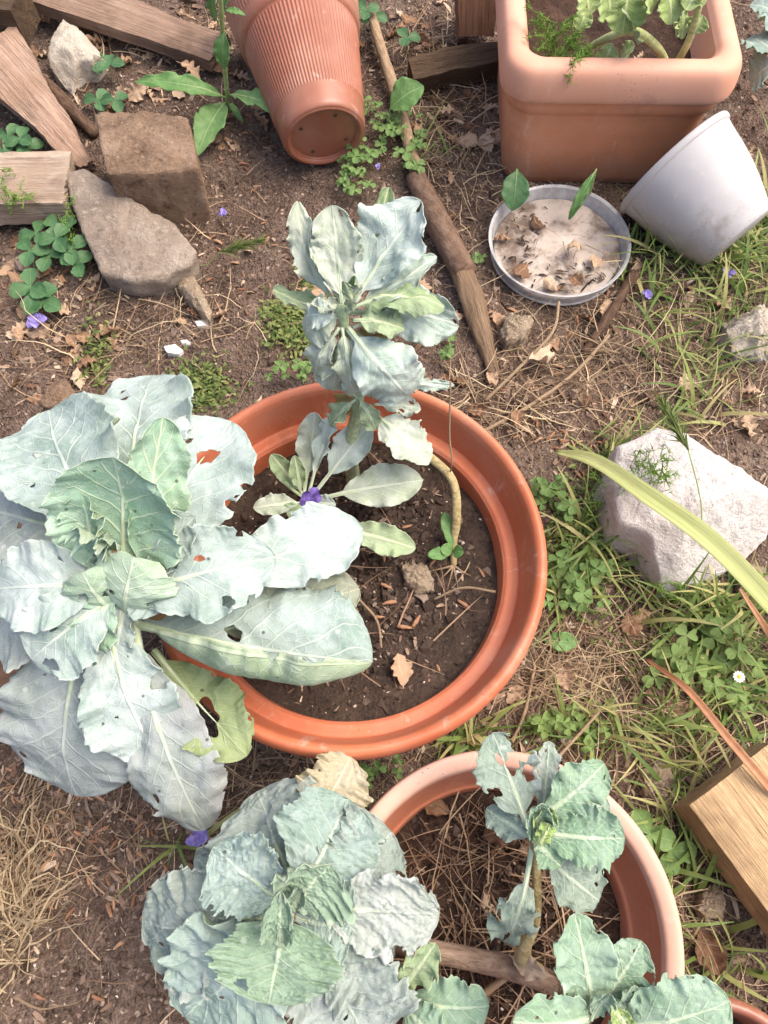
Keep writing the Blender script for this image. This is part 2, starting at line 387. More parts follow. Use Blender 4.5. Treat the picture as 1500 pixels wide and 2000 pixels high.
M['ribgreen'] = mat_flat('green_stalk', '93a96a', 'b4c58a', 40, .5, .15)
M['dry'] = mat_dry('fallen_leaf', [(0, '5a4437'), (.25, '7d5f4a'), (.5, '9c7a5f'), (.75, 'b8967a'), (1, 'cdb398')])
M['drypale'] = mat_dry('pale_fallen_leaf', [(0, 'b39478'), (.5, 'c2a68b'), (1, 'cfb9a0')])
M['clover'] = mat_simpleleaf('clover_leaf', '66884b', '7f9d5b', '9ab474', .3, .55, 5)
M['cloverlt'] = mat_simpleleaf('light_clover_leaf', '738f4e', '8ba45f', 'a5b878', .35, .55, 5)
M['darkleaf'] = mat_simpleleaf('dark_weed_leaf', '3f6640', '54794c', '6f8f60', .2, .5, 7)
M['weed'] = mat_simpleleaf('willow_weed_leaf', '5f8a4c', '7aa061', 'a2bd84', .3, .5, 9)
M['purple'] = mat_flat('purple_petal', '8b7dc6', 'ada2de', 90, .6, .3)
M['dkpurple'] = mat_flat('dark_purple_petal', '5c4690', '7d67b2', 90, .6, .2)
M['petal_w'] = mat_flat('white_petal', 'e6e4de', 'f3f1ec', 90, .6, .2)
M['yellow'] = mat_flat('yellow_disc', 'd9b13a', 'e8c95a', 200, .7)
M['shell'] = mat_flat('white_chip', 'dcd8d2', 'efece8', 90, .6)
def mat_strap(name, a, b, d):
    m = NT(name); uv = m.n('UVMap', uv_map='UVMap').outputs[0]
    g = m.noise(1, 3, .6, m.vmul(uv, (3, 26, 1))); e = m.noise(1, 4, .6, m.vmul(uv, (14, 3, 1)))
    c = m.ramp(g, [(.3, col(a)), (.5, col(b)), (.7, col(d))]); c = m.mix(m.sstep(e, .58, .72, 0, .6), c, col('b39a68'))
    return m.finish(c, .5, m.bump(g, .5, .003), .35, .2)
M['strap'] = mat_strap('strap_leaf', '93a05a', 'b3ba78', 'cdcf9c')
M['strapbr'] = mat_simpleleaf('brown_strap', '9a6a4a', 'b5825c', 'c59a78', .1, .5, 0.001)

# ------------------------------------------------------------------ shape helpers
def frame(d):
    d = nrm(d); a = np.array([0, 0, 1.0]) if abs(d[2]) < .9 else np.array([1.0, 0, 0])
    x = nrm(np.cross(a, d)); return x, np.cross(d, x), d
def spline(pts, n):
    pts = np.asarray(pts, float)
    if len(pts) == 2: return pts[0] + (pts[1] - pts[0]) * np.linspace(0, 1, n)[:, None]
    q = np.vstack([2 * pts[0] - pts[1], pts, 2 * pts[-1] - pts[-2]]); m = len(pts) - 1; out = []
    for t in np.linspace(0, m - 1e-6, n):
        i = int(t); f = t - i; a, b, c, d = q[i:i + 4]
        out.append(.5 * (2 * b + (c - a) * f + (2 * a - 5 * b + 4 * c - d) * f * f + (3 * b - a - 3 * c + d) * f ** 3))
    return np.array(out)
def tube_data(pts, rad, n=24, k=10, seed=0, rough=0.0, flat=1.0):
    C = spline(pts, n); r = np.interp(np.linspace(0, 1, n), np.linspace(0, 1, len(rad)), rad)
    T = np.gradient(C, axis=0); L = np.concatenate([[0], np.cumsum(np.linalg.norm(np.diff(C, axis=0), axis=1))])
    x, y, _ = frame(T[0]); V = []; UV = []
    for i in range(n):
        d = nrm(T[i]); x = nrm(x - d * (x @ d)); y = np.cross(d, x)
        a = np.arange(k) / k * 2 * np.pi
        rr = r[i] * (1 + rough * sn(seed, np.cos(a) * 1.5 + L[i] * 30, np.sin(a) * 1.5 + L[i] * 11, oct=3))
        V.append(C[i] + np.cos(a)[:, None] * x * rr[:, None] + np.sin(a)[:, None] * y * rr[:, None] * flat)
        UV += [(L[i], q / k) for q in range(k)]
    V = np.vstack(V); F = [tuple(f) for f in grid_faces(n, k, True)]
    V = np.vstack([V, C[0] - nrm(T[0]) * r[0] * .15, C[-1] + nrm(T[-1]) * r[-1] * .3]); UV += [(0, 0), (L[-1], 0)]
    b = n * k
    F += [(b, (q + 1) % k, q) for q in range(k)] + [(b + 1, (n - 1) * k + q, (n - 1) * k + (q + 1) % k) for q in range(k)]
    return V, F, UV
def tube(name, pts, rad, mat, parent=None, n=24, k=10, seed=0, rough=0.0, org=None, flat=1.0):
    V, F, UV = tube_data(pts, rad, n, k, seed, rough, flat)
    return mk(name, V, F, mat, parent, uv=UV, org=org if org is not None else (V[0] if parent is None else None))
def lathe(name, prof, mat, parent, center, axes=None, seg=96, seed=1, wob=.003, ribs=None, org=None):
    """prof: list of (radius, height) along the axis"""
    x, y, z = axes if axes else (np.array([1., 0, 0]), np.array([0, 1., 0]), np.array([0, 0, 1.]))
    a = np.arange(seg) / seg * 2 * np.pi; V = []
    for (r, h) in prof:
        rr = r * (1 + wob * sn(seed, np.cos(a) * 2 + h * 3, np.sin(a) * 2, oct=2))
        if ribs: rr = rr + ribs(h, a)
        V.append(np.asarray(center) + np.cos(a)[:, None] * x * rr[:, None] + np.sin(a)[:, None] * y * rr[:, None] + z * h)
    return mk(name, np.vstack(V), grid_faces(len(prof), seg, True), mat, parent, org=org)
def smooth_prof(pts, per=6): return [tuple(q) for q in spline([(a, b, 0) for a, b in pts], per * (len(pts) - 1) + 1)[:, :2]]

def resample(poly, n):
    poly = np.asarray(poly, float); q = np.vstack([poly, poly[:1]])
    L = np.concatenate([[0], np.cumsum(np.linalg.norm(np.diff(q, axis=0), axis=1))])
    t = np.arange(n) / n * L[-1]
    return np.stack([np.interp(t, L, q[:, i]) for i in range(q.shape[1])], 1)
def rock(name, outline, zt, mat, label, cat, tilt=(0, 0), dome=.15, amp=.004, seed=1, fl=1.03, group=None, n=72, depth=None, sharp=.5, rings=12, parent=None, facets=0):
    """stone from its top outline; real thickness down to (below) the soil"""
    o = np.array([P(x, y, zt) for x, y in outline]); c = o.mean(0)
    o = resample(o, n)
    o[:, 2] = zt + (o[:, 0] - c[0]) * tilt[0] + (o[:, 1] - c[1]) * tilt[1]
    rad = np.linalg.norm(o[:, :2] - c[:2], axis=1).mean()
    bot = -.012 if depth is None else zt - depth
    V = []
    for i in range(1, rings + 1):
        f = i / rings; q = c + (o - c) * f * .965
        q[:, 2] = zt + (q[:, 0] - c[0]) * tilt[0] + (q[:, 1] - c[1]) * tilt[1] + dome * rad * (1 - f ** 2.2)
        V.append(q)
    for i in range(0, 8):
        f = i / 7; q = c + (o - c) * (1.0 + (fl - 1) * f)
        q[:, 2] = (o[:, 2] - .05 * rad) * (1 - f) + bot * f; V.append(q)
    V = np.vstack(V); b = len(V)
    V = np.vstack([V, [[c[0], c[1], zt + dome * rad]]])
    if facets:
        rs = np.random.RandomState(seed)
        for k in range(facets):
            a_ = rs.uniform(0, 6.28); sl_ = rs.uniform(.15, 1.6); off = rs.uniform(.25, .62) * rad * sl_
            pl = zt + dome * rad * .8 + off - sl_ * ((V[:, 0] - c[0]) * math.cos(a_) + (V[:, 1] - c[1]) * math.sin(a_))
            V[:, 2] = np.maximum(np.minimum(V[:, 2], pl), bot)
    F = [tuple(f) for f in grid_faces(rings + 8, n, True)] + [(b, (q + 1) % n, q) for q in range(n)]
    out = V - np.array([c[0], c[1], (zt + bot) / 2]); out = out / (np.linalg.norm(out, axis=1)[:, None] + 1e-9)
    D = np.zeros(len(V))
    for i, v in enumerate(V):
        w = Vector(v * (1 / max(rad, .01)) * 2.2) + Vector((seed * 7.1, seed * 3.3, 0))
        vd = mnoise.voronoi(w * 1.1)[0]
        D[i] = (mnoise.fractal(w * 1.6, .7, 2.1, 5) * .8 + sharp * (vd[1] - vd[0]) * 1.6 - .3 * sharp) + .35 * mnoise.fractal(w * 7, .8, 2.1, 4)
    V = V + out * D[:, None] * amp
    ob = mk(name, V, F, mat, parent, org=(c[0], c[1], max(bot, 0)) if parent is None else None)
    return tag(ob, label, cat, group) if label else ob
def plank(name, p0, p1, width, thick, mat, label=None, cat=None, roll=0.0, taper=(1, 1), rag=.004, seed=1, nx=40, ny=10, parent=None, chew=.0):
    """board in its own local frame (x along the grain)"""
    p0, p1 = np.asarray(p0, float), np.asarray(p1, float); L = np.linalg.norm(p1 - p0); rs = np.random.RandomState(seed)
    per = 2 * ny + 6; V = []
    for i in range(nx):
        f = i / (nx - 1); w = width * (taper[0] + (taper[1] - taper[0]) * f) / 2
        ring = [(-w + 2 * w * j / (ny - 1), thick / 2) for j in range(ny)] + [(w, thick * s) for s in (.25, 0, -.25)] + \
               [(w - 2 * w * j / (ny - 1), -thick / 2) for j in range(ny)] + [(-w, thick * s) for s in (-.25, 0, .25)]
        ring = np.array(ring); xx = np.full(per, f * L)
        if f in (0, 1) or i in (0, nx - 1):
            xx = xx + (1 if i == 0 else -1) * chew * np.abs(sn(seed + i, ring[:, 0] * 160, ring[:, 1] * 90, oct=3))
        jit = rag * sn(seed + 5, xx * 14, ring[:, 0] * 50, ring[:, 1] * 50, oct=4)
        sgn = np.sign(ring[:, 0]) * (np.abs(ring[:, 0]) > w * .98)
        jit2 = rag * 1.6 * sn(seed + 9, xx * 9, sgn * 3, oct=4)
        V.append(np.stack([xx, ring[:, 0] + sgn * jit2, ring[:, 1] + jit * .5], 1))
    V = np.vstack(V); F = [tuple(f) for f in grid_faces(nx, per, True)]
    c0, c1 = V[:per].mean(0), V[-per:].mean(0); b = len(V); V = np.vstack([V, c0, c1])
    F += [(b, (q + 1) % per, q) for q in range(per)] + [(b + 1, (nx - 1) * per + q, (nx - 1) * per + (q + 1) % per) for q in range(per)]
    me = mesh_of(name, V, F, mat, smooth=False)
    o = link(bpy.data.objects.new(name, me)); d = nrm(p1 - p0)
    s = nrm(np.cross([0, 0, 1], d)); n_ = np.cross(d, s)
    s2 = s * math.cos(roll) + n_ * math.sin(roll); n2 = np.cross(d, s2)
    from mathutils import Matrix
    mt = Matrix((tuple(d), tuple(s2), tuple(n2))).transposed().to_4x4(); mt.translation = Vector(p0)
    o.matrix_world = mt
    return tag(o, label, cat)

# ------------------------------------------------------------------ leaf builder
def leaf_data(B, T, W, bend=.12, droop=0.0, side=0.0, roll=0.0, cup=.5, cup1=None, ruf=.05, rf=4.2, pet=.12, petw=.10, a=1.2, b=.55,
              nu=46, nv=27, holes=(), rh=0, seed=1, serr=.035, lob=.085, blis=0.0, up=(0, -.25, 1.0), crumple=.02, asym=0.0, bites=0, twist=None):
    rs = np.random.RandomState(seed); B, T = np.asarray(B, float), np.asarray(T, float)
    L = np.linalg.norm(T - B); d = (T - B) / L
    s = np.cross(d, np.asarray(up, float))
    s = nrm(s) if np.linalg.norm(s) > .05 else frame(d)[0]
    n = np.cross(s, d); s, n = s * math.cos(roll) + n * math.sin(roll), n * math.cos(roll) - s * math.sin(roll)
    t = np.linspace(0, 1, nu); v = np.linspace(-1, 1, nv)
    t = 1 - (1 - t) ** 1.12
    tt, vv = np.meshgrid(t, v, indexing='ij'); tt = tt.copy(); vv = vv.copy()
    hs = [tuple(h) for h in holes]
    for _ in range(rh):
        r = rs.uniform(.008, .028); hs.append((rs.uniform(pet + .25, .93), rs.uniform(-.85, .85), r, r * L * 2 / W * rs.uniform(.7, 1.5)))
    for _ in range(bites):
        r = rs.uniform(.012, .035); hs.append((rs.uniform(pet + .3, .97), rs.choice([-1, 1]) * rs.uniform(.93, 1.02), r, r * L * 2 / W * rs.uniform(.8, 1.6)))
    dead = np.zeros_like(tt, bool)
    for hi, (ht, hv, rt, rv) in enumerate(hs):
        dx, dy = (tt - ht) / rt, (vv - hv) / rv; ang = np.arctan2(dy, dx); rr = np.hypot(dx, dy) + 1e-9
        lim = 1 + .25 * np.sin(ang * 2 + hi) + .16 * np.sin(ang * 5 + seed)
        ins = rr < lim; k = np.where(ins, lim / rr, 1.0)
        tt = np.where(ins, ht + dx * rt * k, tt); vv = np.where(ins, hv + dy * rv * k, vv)
        dead |= ins
    tt = np.clip(tt, 0, 1); vv = np.clip(vv, -1, 1)
    x = np.clip((tt - pet) / (1 - pet), 0, 1)
    blade = np.sin(np.pi * np.clip(x, 0, 1) ** a); blade = np.clip(blade, 0, 1) ** b
    half = W / 2 * np.maximum(blade, petw * (1 - x) ** 3)
    sg = np.sign(vv)
    edge = np.abs(vv) ** 2; ruf = ruf * 1.45
    half = half * (1 + edge * (lob * sn(seed + 3, tt * 9, sg * 4, oct=3) * 2 + serr * sn(seed + 4, tt * 75, sg * 4, oct=2) * 1.6))
    ca = cup + ((cup1 if cup1 is not None else cup) - cup) * tt + 1e-4; ca = ca * (1 + asym * np.where(np.abs(vv) < 1e-6, 0, sg))
    ca = np.where(np.abs(ca) < 1e-4, 1e-4, ca)
    lat = half * np.sin(ca * vv) / ca; hgt = half * (1 - np.cos(ca * vv)) / ca
    ruff = ruf * L * np.abs(vv) ** 2.2 * blade * (np.sin(2 * np.pi * rf * tt + rs.rand() * 6 + sg * 1.3) * .6 + sn(seed + 5, tt * rf * 7, sg * 3 + vv, oct=3) * .9 +   .22 * sn(seed + 15, tt * rf * 17, sg * 3 + vv * 2, oct=2))
    cr = crumple * L * sn(seed + 6, tt * 7, vv * 3.2, oct=4) * blade
    bl = blis * (np.abs(sn(seed + 8, tt * L * 420, vv * W * 210, oct=2)) - .3) * np.clip(blade * 2, 0, 1) if blis else 0
    arc = bend * L * 4 * tt * (1 - tt) - droop * L * np.clip(tt - .5, 0, 1) ** 2 * 4
    sd = side * L * 4 * tt * (1 - tt)
    tw = (rs.uniform(-.22, .22) if twist is None else twist) * (tt - pet)
    off = hgt + ruff + cr + bl; lat2 = lat * np.cos(tw) - off * np.sin(tw); off = lat * np.sin(tw) + off * np.cos(tw)
    Pn = B + d * (L * tt)[..., None] + n * (arc + off)[..., None] + s * (lat2 + sd)[..., None]
    cen = B + d * (L * t)[:, None] + n * (bend * L * 4 * t * (1 - t) - droop * L * np.clip(t - .5, 0, 1) ** 2 * 4 + crumple * L * sn(seed + 6, t * 7, t * 0, oct=4) * np.clip(np.sin(np.pi * np.clip((t - pet) / (1 - pet), 0, 1) ** a), 0, 1) ** b)[:, None] + s * (side * L * 4 * t * (1 - t))[:, None]
    F = grid_faces(nu, nv); dm = dead.ravel(); F = F[~dm[F].all(1)]
    uv = np.stack([tt.ravel(), (vv.ravel() + 1) / 2], 1)
    uv2 = np.stack([lat.ravel() * 10, half.ravel()], 1)
    return Pn.reshape(-1, 3), F, uv, uv2, cen, n, L
def leaf(parent, B, T, W, mat, rib=True, ribmat=None, name='leaf', ribr=.022, thick=True, **kw):
    V, F, uv, uv2, cen, n, L = leaf_data(B, T, W, **kw)
    o = mk(name, V, F, mat, parent, uv=uv, uv2=uv2)
    if thick:
        md = o.modifiers.new('thickness', 'SOLIDIFY'); md.thickness = .0007; md.offset = -1
        o.data.materials.append(M['under']); md.material_offset = 1
    if rib:
        k = int(len(cen) * .72); C = cen[:k:3] - n * (L * ribr * .35)
        r0 = min(L * ribr, .0065)
        V2, F2, UV2 = tube_data(C, [r0, r0 * .55, r0 * .12], n=16, k=7)
        mk('midrib', V2, F2, ribmat or M['rib'], o, uv=UV2)
    return o
def PL(parent, bp, tp, w, mat, zs, **kw):
    """leaf given base px, tip px, width in px; zs = base/tip heights"""
    B = P(bp[0], bp[1], zs[0]); T = P(tp[0], tp[1], zs[1])
    sc = SC((bp[0] + tp[0]) / 2, (bp[1] + tp[1]) / 2, (zs[0] + zs[1]) / 2)
    return leaf(parent, B, T, w * sc, mat if not isinstance(mat, str) else M[mat], **kw)

# ================================================================== GROUND
def hgt(x, y):
    q = Vector((x, y, 0))
    return .018 * mnoise.noise(q * 2.1) + .012 * mnoise.noise(q * 7 + Vector((3, 1, 0))) + .0075 * mnoise.noise(q * 19) + .003 * mnoise.noise(q * 60)
def axis(lo, hi, step, far):
    c = list(np.arange(lo, hi, step)); s = step; a = lo; pre = []
    while a > -far: s *= 1.6; a -= s; pre.append(a)
    s = step; b = c[-1]; post = []
    while b < far: s *= 1.6; b += s; post.append(b)
    return np.array(pre[::-1] + c + post)
gx, gy = axis(-1.15, 1.15, .0075, 60), axis(-.5, 2.15, .0075, 60)
GV = np.array([(x, y, hgt(x, y)) for x in gx for y in gy])
ground = mk('ground', GV, grid_faces(len(gx), len(gy))[:, ::-1].copy(), M['ground'], org=(0, 0, 0)); tag(ground, kind='structure')

# ================================================================== POTS
POTS = {}
def big_pot(name, cpx, zr, rpx, mats, label, soil_drop, soilmat, crumbs, ledge=True, seed=3):
    c = P(cpx[0], cpx[1], zr); Rr = rpx * SC(cpx[0], cpx[1], zr); c0 = np.array([c[0], c[1], 0.0])
    t = thing(name, label, 'pot', c0)
    body = [(Rr * .62, -.005), (Rr * .70, .004), (Rr * .735, .02)] + [(Rr * (.735 + .20 * f), .02 + (zr - .085) * f) for f in np.linspace(.1, 1, 10)]
    lathe('body', body, mats[0], t, c0, seed=seed)
    rim = smooth_prof([(Rr * .935, zr - .068), (Rr * .965, zr - .064), (Rr * .985, zr - .045), (Rr * .998, zr - .02), (Rr * .985, zr - .005), (Rr * .962, zr),
                       (Rr * .938, zr - .004), (Rr * .925, zr - .012)], 5)
    if not ledge: rim = smooth_prof([(Rr * .935, zr - .068), (Rr * .965, zr - .064), (Rr * .985, zr - .045), (Rr * .999, zr - .02), (Rr * .995, zr - .004), (Rr * .975, zr), (Rr * .935, zr - .001), (Rr * .90, zr - .005), (Rr * .886, zr - .014)], 5)
    lathe('rim', rim, mats[0], t, c0, seed=seed, wob=.004)
    zs = zr - soil_drop
    if ledge: inn = smooth_prof([(Rr * .925, zr - .012), (Rr * .905, zr - .035), (Rr * .886, zr - .058), (Rr * .876, zr - .064), (Rr * .83, zr - .063), (Rr * .812, zr - .066), (Rr * .80, zr - .075), (Rr * .775, zs - .03)], 4)
    else: inn = smooth_prof([(Rr * .886, zr - .014), (Rr * .878, zr - .022), (Rr * .85, zr - .05), (Rr * .82, zs + .035), (Rr * .80, zs + .030), (Rr * .79, zs + .02), (Rr * .765, zs - .03)], 4)
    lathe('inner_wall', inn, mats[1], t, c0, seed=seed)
    # soil
    k, ns = 46, 90; V = []
    for i in range(1, k):
        r = Rr * .80 * i / (k - 1); a = np.arange(ns) / ns * 6.28318
        x, y = c[0] + r * np.cos(a), c[1] + r * np.sin(a)
        z = [zs + .010 * mnoise.noise(Vector((p, q, seed)) * 9) + .006 * mnoise.noise(Vector((p, q, seed)) * 34) + .003 * mnoise.noise(Vector((p, q, seed)) * 90) + .008 * (i / k) ** 3 for p, q in zip(x, y)]
        V.append(np.stack([x, y, z], 1))
    V = np.vstack(V); V = np.vstack([V, [[c[0], c[1], zs]]])
    F = [tuple(f) for f in grid_faces(k - 1, ns, True)] + [(len(V) - 1, (q + 1) % ns, q) for q in range(ns)]
    mk('soil', V, F, soilmat, t)
    POTS[name] = dict(c=c, R=Rr, zs=zs, seed=seed, t=t)
    return t
pot1 = big_pot('round_pot', (680, 1072), .33, 394, (M['terra1'], M['terra1']), 'large orange terracotta-coloured round pot with an inner ledge and dark soil', .105, M['potsoil'], 1)
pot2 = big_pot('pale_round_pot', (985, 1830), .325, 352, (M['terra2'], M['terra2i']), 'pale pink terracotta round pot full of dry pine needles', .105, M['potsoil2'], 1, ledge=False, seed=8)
p1, p2 = POTS['round_pot'], POTS['pale_round_pot']

# pot just inside the lower right corner
c3 = P(1420, 2192, .22); t = thing('corner_pot', 'brown pot rim on the ground beside the pale pot', 'pot', (c3[0], c3[1], 0))
lathe('body', [(.08, 0), (.085, .01), (.112, .19)], M['brownpot'], t, (c3[0], c3[1], 0), seed=4)
lathe('rim', smooth_prof([(.112, .19), (.122, .195), (.125, .21), (.12, .22), (.112, .218), (.108, .2), (.10, .12)], 4), M['brownpot'], t, (c3[0], c3[1], 0), seed=4)
V = [(c3[0], c3[1], .15)] + [(c3[0] + .106 * math.cos(q / 24 * 6.2832), c3[1] + .106 * math.sin(q / 24 * 6.2832), .15) for q in range(24)]
mk('soil', V, [(0, 1 + q, 1 + (q + 1) % 24) for q in range(24)], M['potsoil2'], t)

# rectangular planter
def rrect(w, d, r, n=10):
    pts = []
    for cx, cy, a0 in ((w - r, d - r, 0), (-w + r, d - r, 90), (-w + r, -d + r, 180), (w - r, -d + r, 270)):
        for q in range(n + 1):
            a = R(a0 + 90 * q / n); pts.append((cx + r * math.cos(a), cy + r * math.sin(a)))
    m = 8; out = []
    for i in range(len(pts)):
        p, q = np.array(pts[i]), np.array(pts[(i + 1) % len(pts)]); out.append(p)
        if np.linalg.norm(q - p) > .05:
            for k in range(1, 14): out.append(p + (q - p) * k / 14)
    return np.array(out)
PLC = np.array([.452, 1.505, 0]); PW, PD = .226, .235
pt = thing('square_planter', 'peach terracotta rectangular planter with a thick rounded rim, holding leafy greens', 'planter', PLC)
def rr_lathe(name, prof, mat, rot=R(-1.0)):
    """prof rows: inset from the rim's outer line, height, corner radius"""
    V = []; cs, sn_ = math.cos(rot), math.sin(rot)
    for ins, h, r in prof:
        q = rrect(PW - ins, PD - ins, r); n = len(q)
        z = np.full(n, h)
        V.append(np.stack([PLC[0] + q[:, 0] * cs - q[:, 1] * sn_, PLC[1] + q[:, 0] * sn_ + q[:, 1] * cs, z], 1))
    return mk(name, np.vstack(V), grid_faces(len(prof), n, True), mat, pt)
rr_lathe('body', [(.06, -.012, .04), (.045, -.008, .045), (.038, .004, .05)] + [(.037 - .013 * f, .004 + .18 * f, .05) for f in np.linspace(.1, 1, 8)] + [(.022, .19, .05), (.016, .198, .052), (.015, .215, .052), (.018, .226, .05)], M['terra3b'])
rim = spline([(.018, .226, .05), (.006, .227, .055), (.0, .24, .06), (.001, .27, .06), (.008, .292, .055), (.022, .30, .05), (.040, .298, .04), (.050, .285, .036)], 30)
rr_lathe('rim', [tuple(r) for r in rim], M['terra3'])
rr_lathe('inner_wall', [(.050, .285, .036), (.054, .26, .035), (.064, .17, .03)], M['terra3'])
q = rrect(PW - .058, PD - .058, .03); zz = [.205 + .012 * mnoise.noise(Vector((a * 14, b * 14, 4))) for a, b in q]
rows = []
for i in range(1, 24):
    f = i / 23
    rows.append([(PLC[0] + a * f, PLC[1] + b * f, .212 + .014 * mnoise.noise(Vector((a * f * 12, b * f * 12, 4))) + .006 * mnoise.noise(Vector((a * f * 50, b * f * 50, 4)))) for a, b in q])
V = np.array(rows).reshape(-1, 3); n = len(q); V = np.vstack([V, [[PLC[0], PLC[1], .215]]])
mk('soil', V, [tuple(f) for f in grid_faces(23, n, True)] + [(len(V) - 1, (i + 1) % n, i) for i in range(n)], M['potsoil2'], pt)

# ribbed brown pot lying on its side
b0 = P(634, 268, .10); top = P(566, -10, .155)
ax = nrm(top - b0); xx = nrm(np.cross([0, 0, 1], ax)); yy = np.cross(ax, xx)
rt = thing('ribbed_pot', 'glossy brown ribbed plastic pot lying on its side with its base showing', 'pot', (b0[0], b0[1], 0))
LEN = .40
def rad(h): return .088 + .060 * h / LEN
def ribs(h, a):
    on = (.055 < h < .235) or (.275 < h < .37)
    return (.0009 * np.sin(a * 92) if on else 0 * a)
hs = [.012, .02, .05, .0545, .0555] + list(np.linspace(.06, .23, 12)) + [.2345, .2355, .24]
lathe('body', [(.070, .004), (.083, .0), (.0875, .003)] + [(rad(h), h) for h in hs], M['brownpot'], rt, b0, (xx, yy, ax), seg=552, wob=0, ribs=ribs)
lathe('upper_band', [(rad(.24), .24), (rad(.24) + .005, .243), (rad(.25) + .006, .25)] + [(rad(h) + .006, h) for h in [.26, .2745, .2755] + list(np.linspace(.28, .365, 6)) + [.3695, .3705, .38, LEN]] +
      [(rad(LEN) + .004, LEN + .003), (rad(LEN) + .001, LEN), (rad(.3) - .002, .3), (rad(.1) - .002, .1)], M['brownpot'], rt, b0, (xx, yy, ax), seg=552, wob=0, ribs=ribs)
lathe('base', smooth_prof([(.083, .0), (.078, -.002), (.072, .003), (.070, .008), (.058, .0085), (.03, .009), (.001, .009)], 4), M['brownpot'], rt, b0, (xx, yy, ax), seg=96, wob=0)
for k in range(4):
    a = k * 1.57 + .5
    c = b0 + (xx * math.cos(a) + yy * math.sin(a)) * .054 + ax * .0075
    V = [c] + [c + (xx * math.cos(q) + yy * math.sin(q)) * .0045 for q in np.arange(10) / 10 * 6.2832]
    mk('drain_hole_shade', V, [(0, 1 + (q + 1) % 10, 1 + q) for q in range(10)], M['wood_dark'], rt)  # flat dark disc on the closed base, hole shade given as colour

# pale grey pot leaning on the planter
A, Bq = P(1212, 402, 0.0), P(1392, 214, .225)
cen = (A + Bq) / 2 + np.array([.010, -.020, .012]); e1 = nrm(Bq - A); nn = np.array([.62, -.74, 0]); nn[2] = -(e1[0] * nn[0] + e1[1] * nn[1]) / e1[2]; nn = nrm(nn)
e2 = np.cross(nn, e1); rg = np.linalg.norm(Bq - A) / 2
gt = thing('grey_pot', 'pale grey plastic pot lying tilted against the peach planter', 'pot', (cen[0], cen[1], 0))
GL = .20
lathe('body', smooth_prof([(rg * .965, .012), (rg * .94, .03), (rg * .90, .07), (rg * .82, .12), (rg * .70, .17), (rg * .62, .195), (rg * .55, GL), (rg * .40, GL + .003), (.002, GL + .003)], 4), M['greypot'], gt, cen, (e1, e2, nn), wob=.004)
lathe('rim', smooth_prof([(rg * .80, .06), (rg * .92, .01), (rg * .97, -.002), (rg * 1.0, -.001), (rg * 1.005, .006), (rg * .985, .011), (rg * .965, .012)], 4), M['greypot'], gt, cen, (e1, e2, nn), wob=.004)

# clear saucer
scn = P(1092, 470, .038); SR = 138 * SC(1092, 470, .038); s0 = np.array([scn[0], scn[1], 0.004])
m = NT('clear_grey_plastic'); gl = m.noise(40, 4, .6, m.obj())
b1 = m.n('BsdfPrincipled', {'Base Color': col('cfcfcf'), 'Roughness': .28, 'Specular IOR Level': .6})
tr = m.n('BsdfTransparent', {'Color': (.93, .93, .93, 1)}); mx = m.n('MixShader', {0: m.sstep(gl, .3, .7, .42, .68)})
m.t.links.new(tr.outputs[0], mx.inputs[1]); m.t.links.new(b1.outputs[0], mx.inputs[2]); m.t.links.new(mx.outputs[0], m.out.inputs[0]); M['clear'] = m.m
sct = thing('plant_saucer', 'clear grey plastic saucer holding pale silt and wet leaves', 'saucer', s0)
lathe('dish', smooth_prof([(.004, .006), (SR * .5, .006), (SR * .86, .005), (SR * .9, .008), (SR * .955, .034), (SR * .96, .037), (SR, .04), (SR, .037), (SR * .975, .033), (SR * .93, .006), (SR * .87, .0), (.004, .001)], 4), M['clear'], sct, s0)
m = NT('pale_silt'); p = m.pos(); n1 = m.noise(13, 5, .6, p); n2 = m.noise(80, 5, .7, p)
c = m.mix(m.sstep(m.math('ADD', n1, m.math('MULTIPLY', n2, .35)), .56, .76), col('6e6055'), col('b5a99e')); c = m.mix(m.sstep(n2, .5, .7, 0, .5), c, col('86766a'))
M['silt'] = m.finish(c, .35, m.bump(m.math('ADD', n1, m.math('MULTIPLY', n2, .3)), .4, .004), .5)
V = []; k, ns = 26, 64
for i in range(1, k):
    r = SR * .9 * i / (k - 1); a = np.arange(ns) / ns * 6.2832; x, y = s0[0] + r * np.cos(a), s0[1] + r * np.sin(a)
    V.append(np.stack([x, y, [.017 + .006 * mnoise.noise(Vector((p_, q_, 2)) * 20) for p_, q_ in zip(x, y)]], 1))
V = np.vstack(V); mk('silt', np.vstack([V, [[s0[0], s0[1], .018]]]), [tuple(f) for f in grid_faces(k - 1, ns, True)] + [(len(V), (q + 1) % ns, q) for q in range(ns)], M['silt'], sct)

# ================================================================== STONES
rock('rough_block', [(184, 222), (230, 216), (300, 218), (366, 226), (378, 280), (387, 328), (330, 336), (260, 338), (207, 338), (194, 280)], .145, M['brick'],
     'rough square brown masonry block with a pitted sunlit top', 'block', dome=.02, amp=.005, seed=2, fl=.97, sharp=.15, n=110, rings=16)
rock('stone_slab', [(125, 342), (165, 330), (200, 352), (270, 398), (340, 437), (384, 490), (374, 514), (310, 540), (250, 543), (192, 527), (170, 478), (140, 400)], .075, M['slab'],
     'flat grey-brown concrete slab piece leaning beside the masonry block', 'stone', tilt=(.03, .06), dome=.06, amp=.005, seed=5, fl=.93, sharp=.3, n=110, rings=18)
rock('white_stone', [(122, 35), (160, 60), (198, 92), (176, 115), (152, 118), (122, 142), (93, 120), (93, 80)], .07, M['cream'], 'cream white stone beside the grey weathered board', 'stone', dome=.3, amp=.004, seed=7, fl=1.0, facets=5)
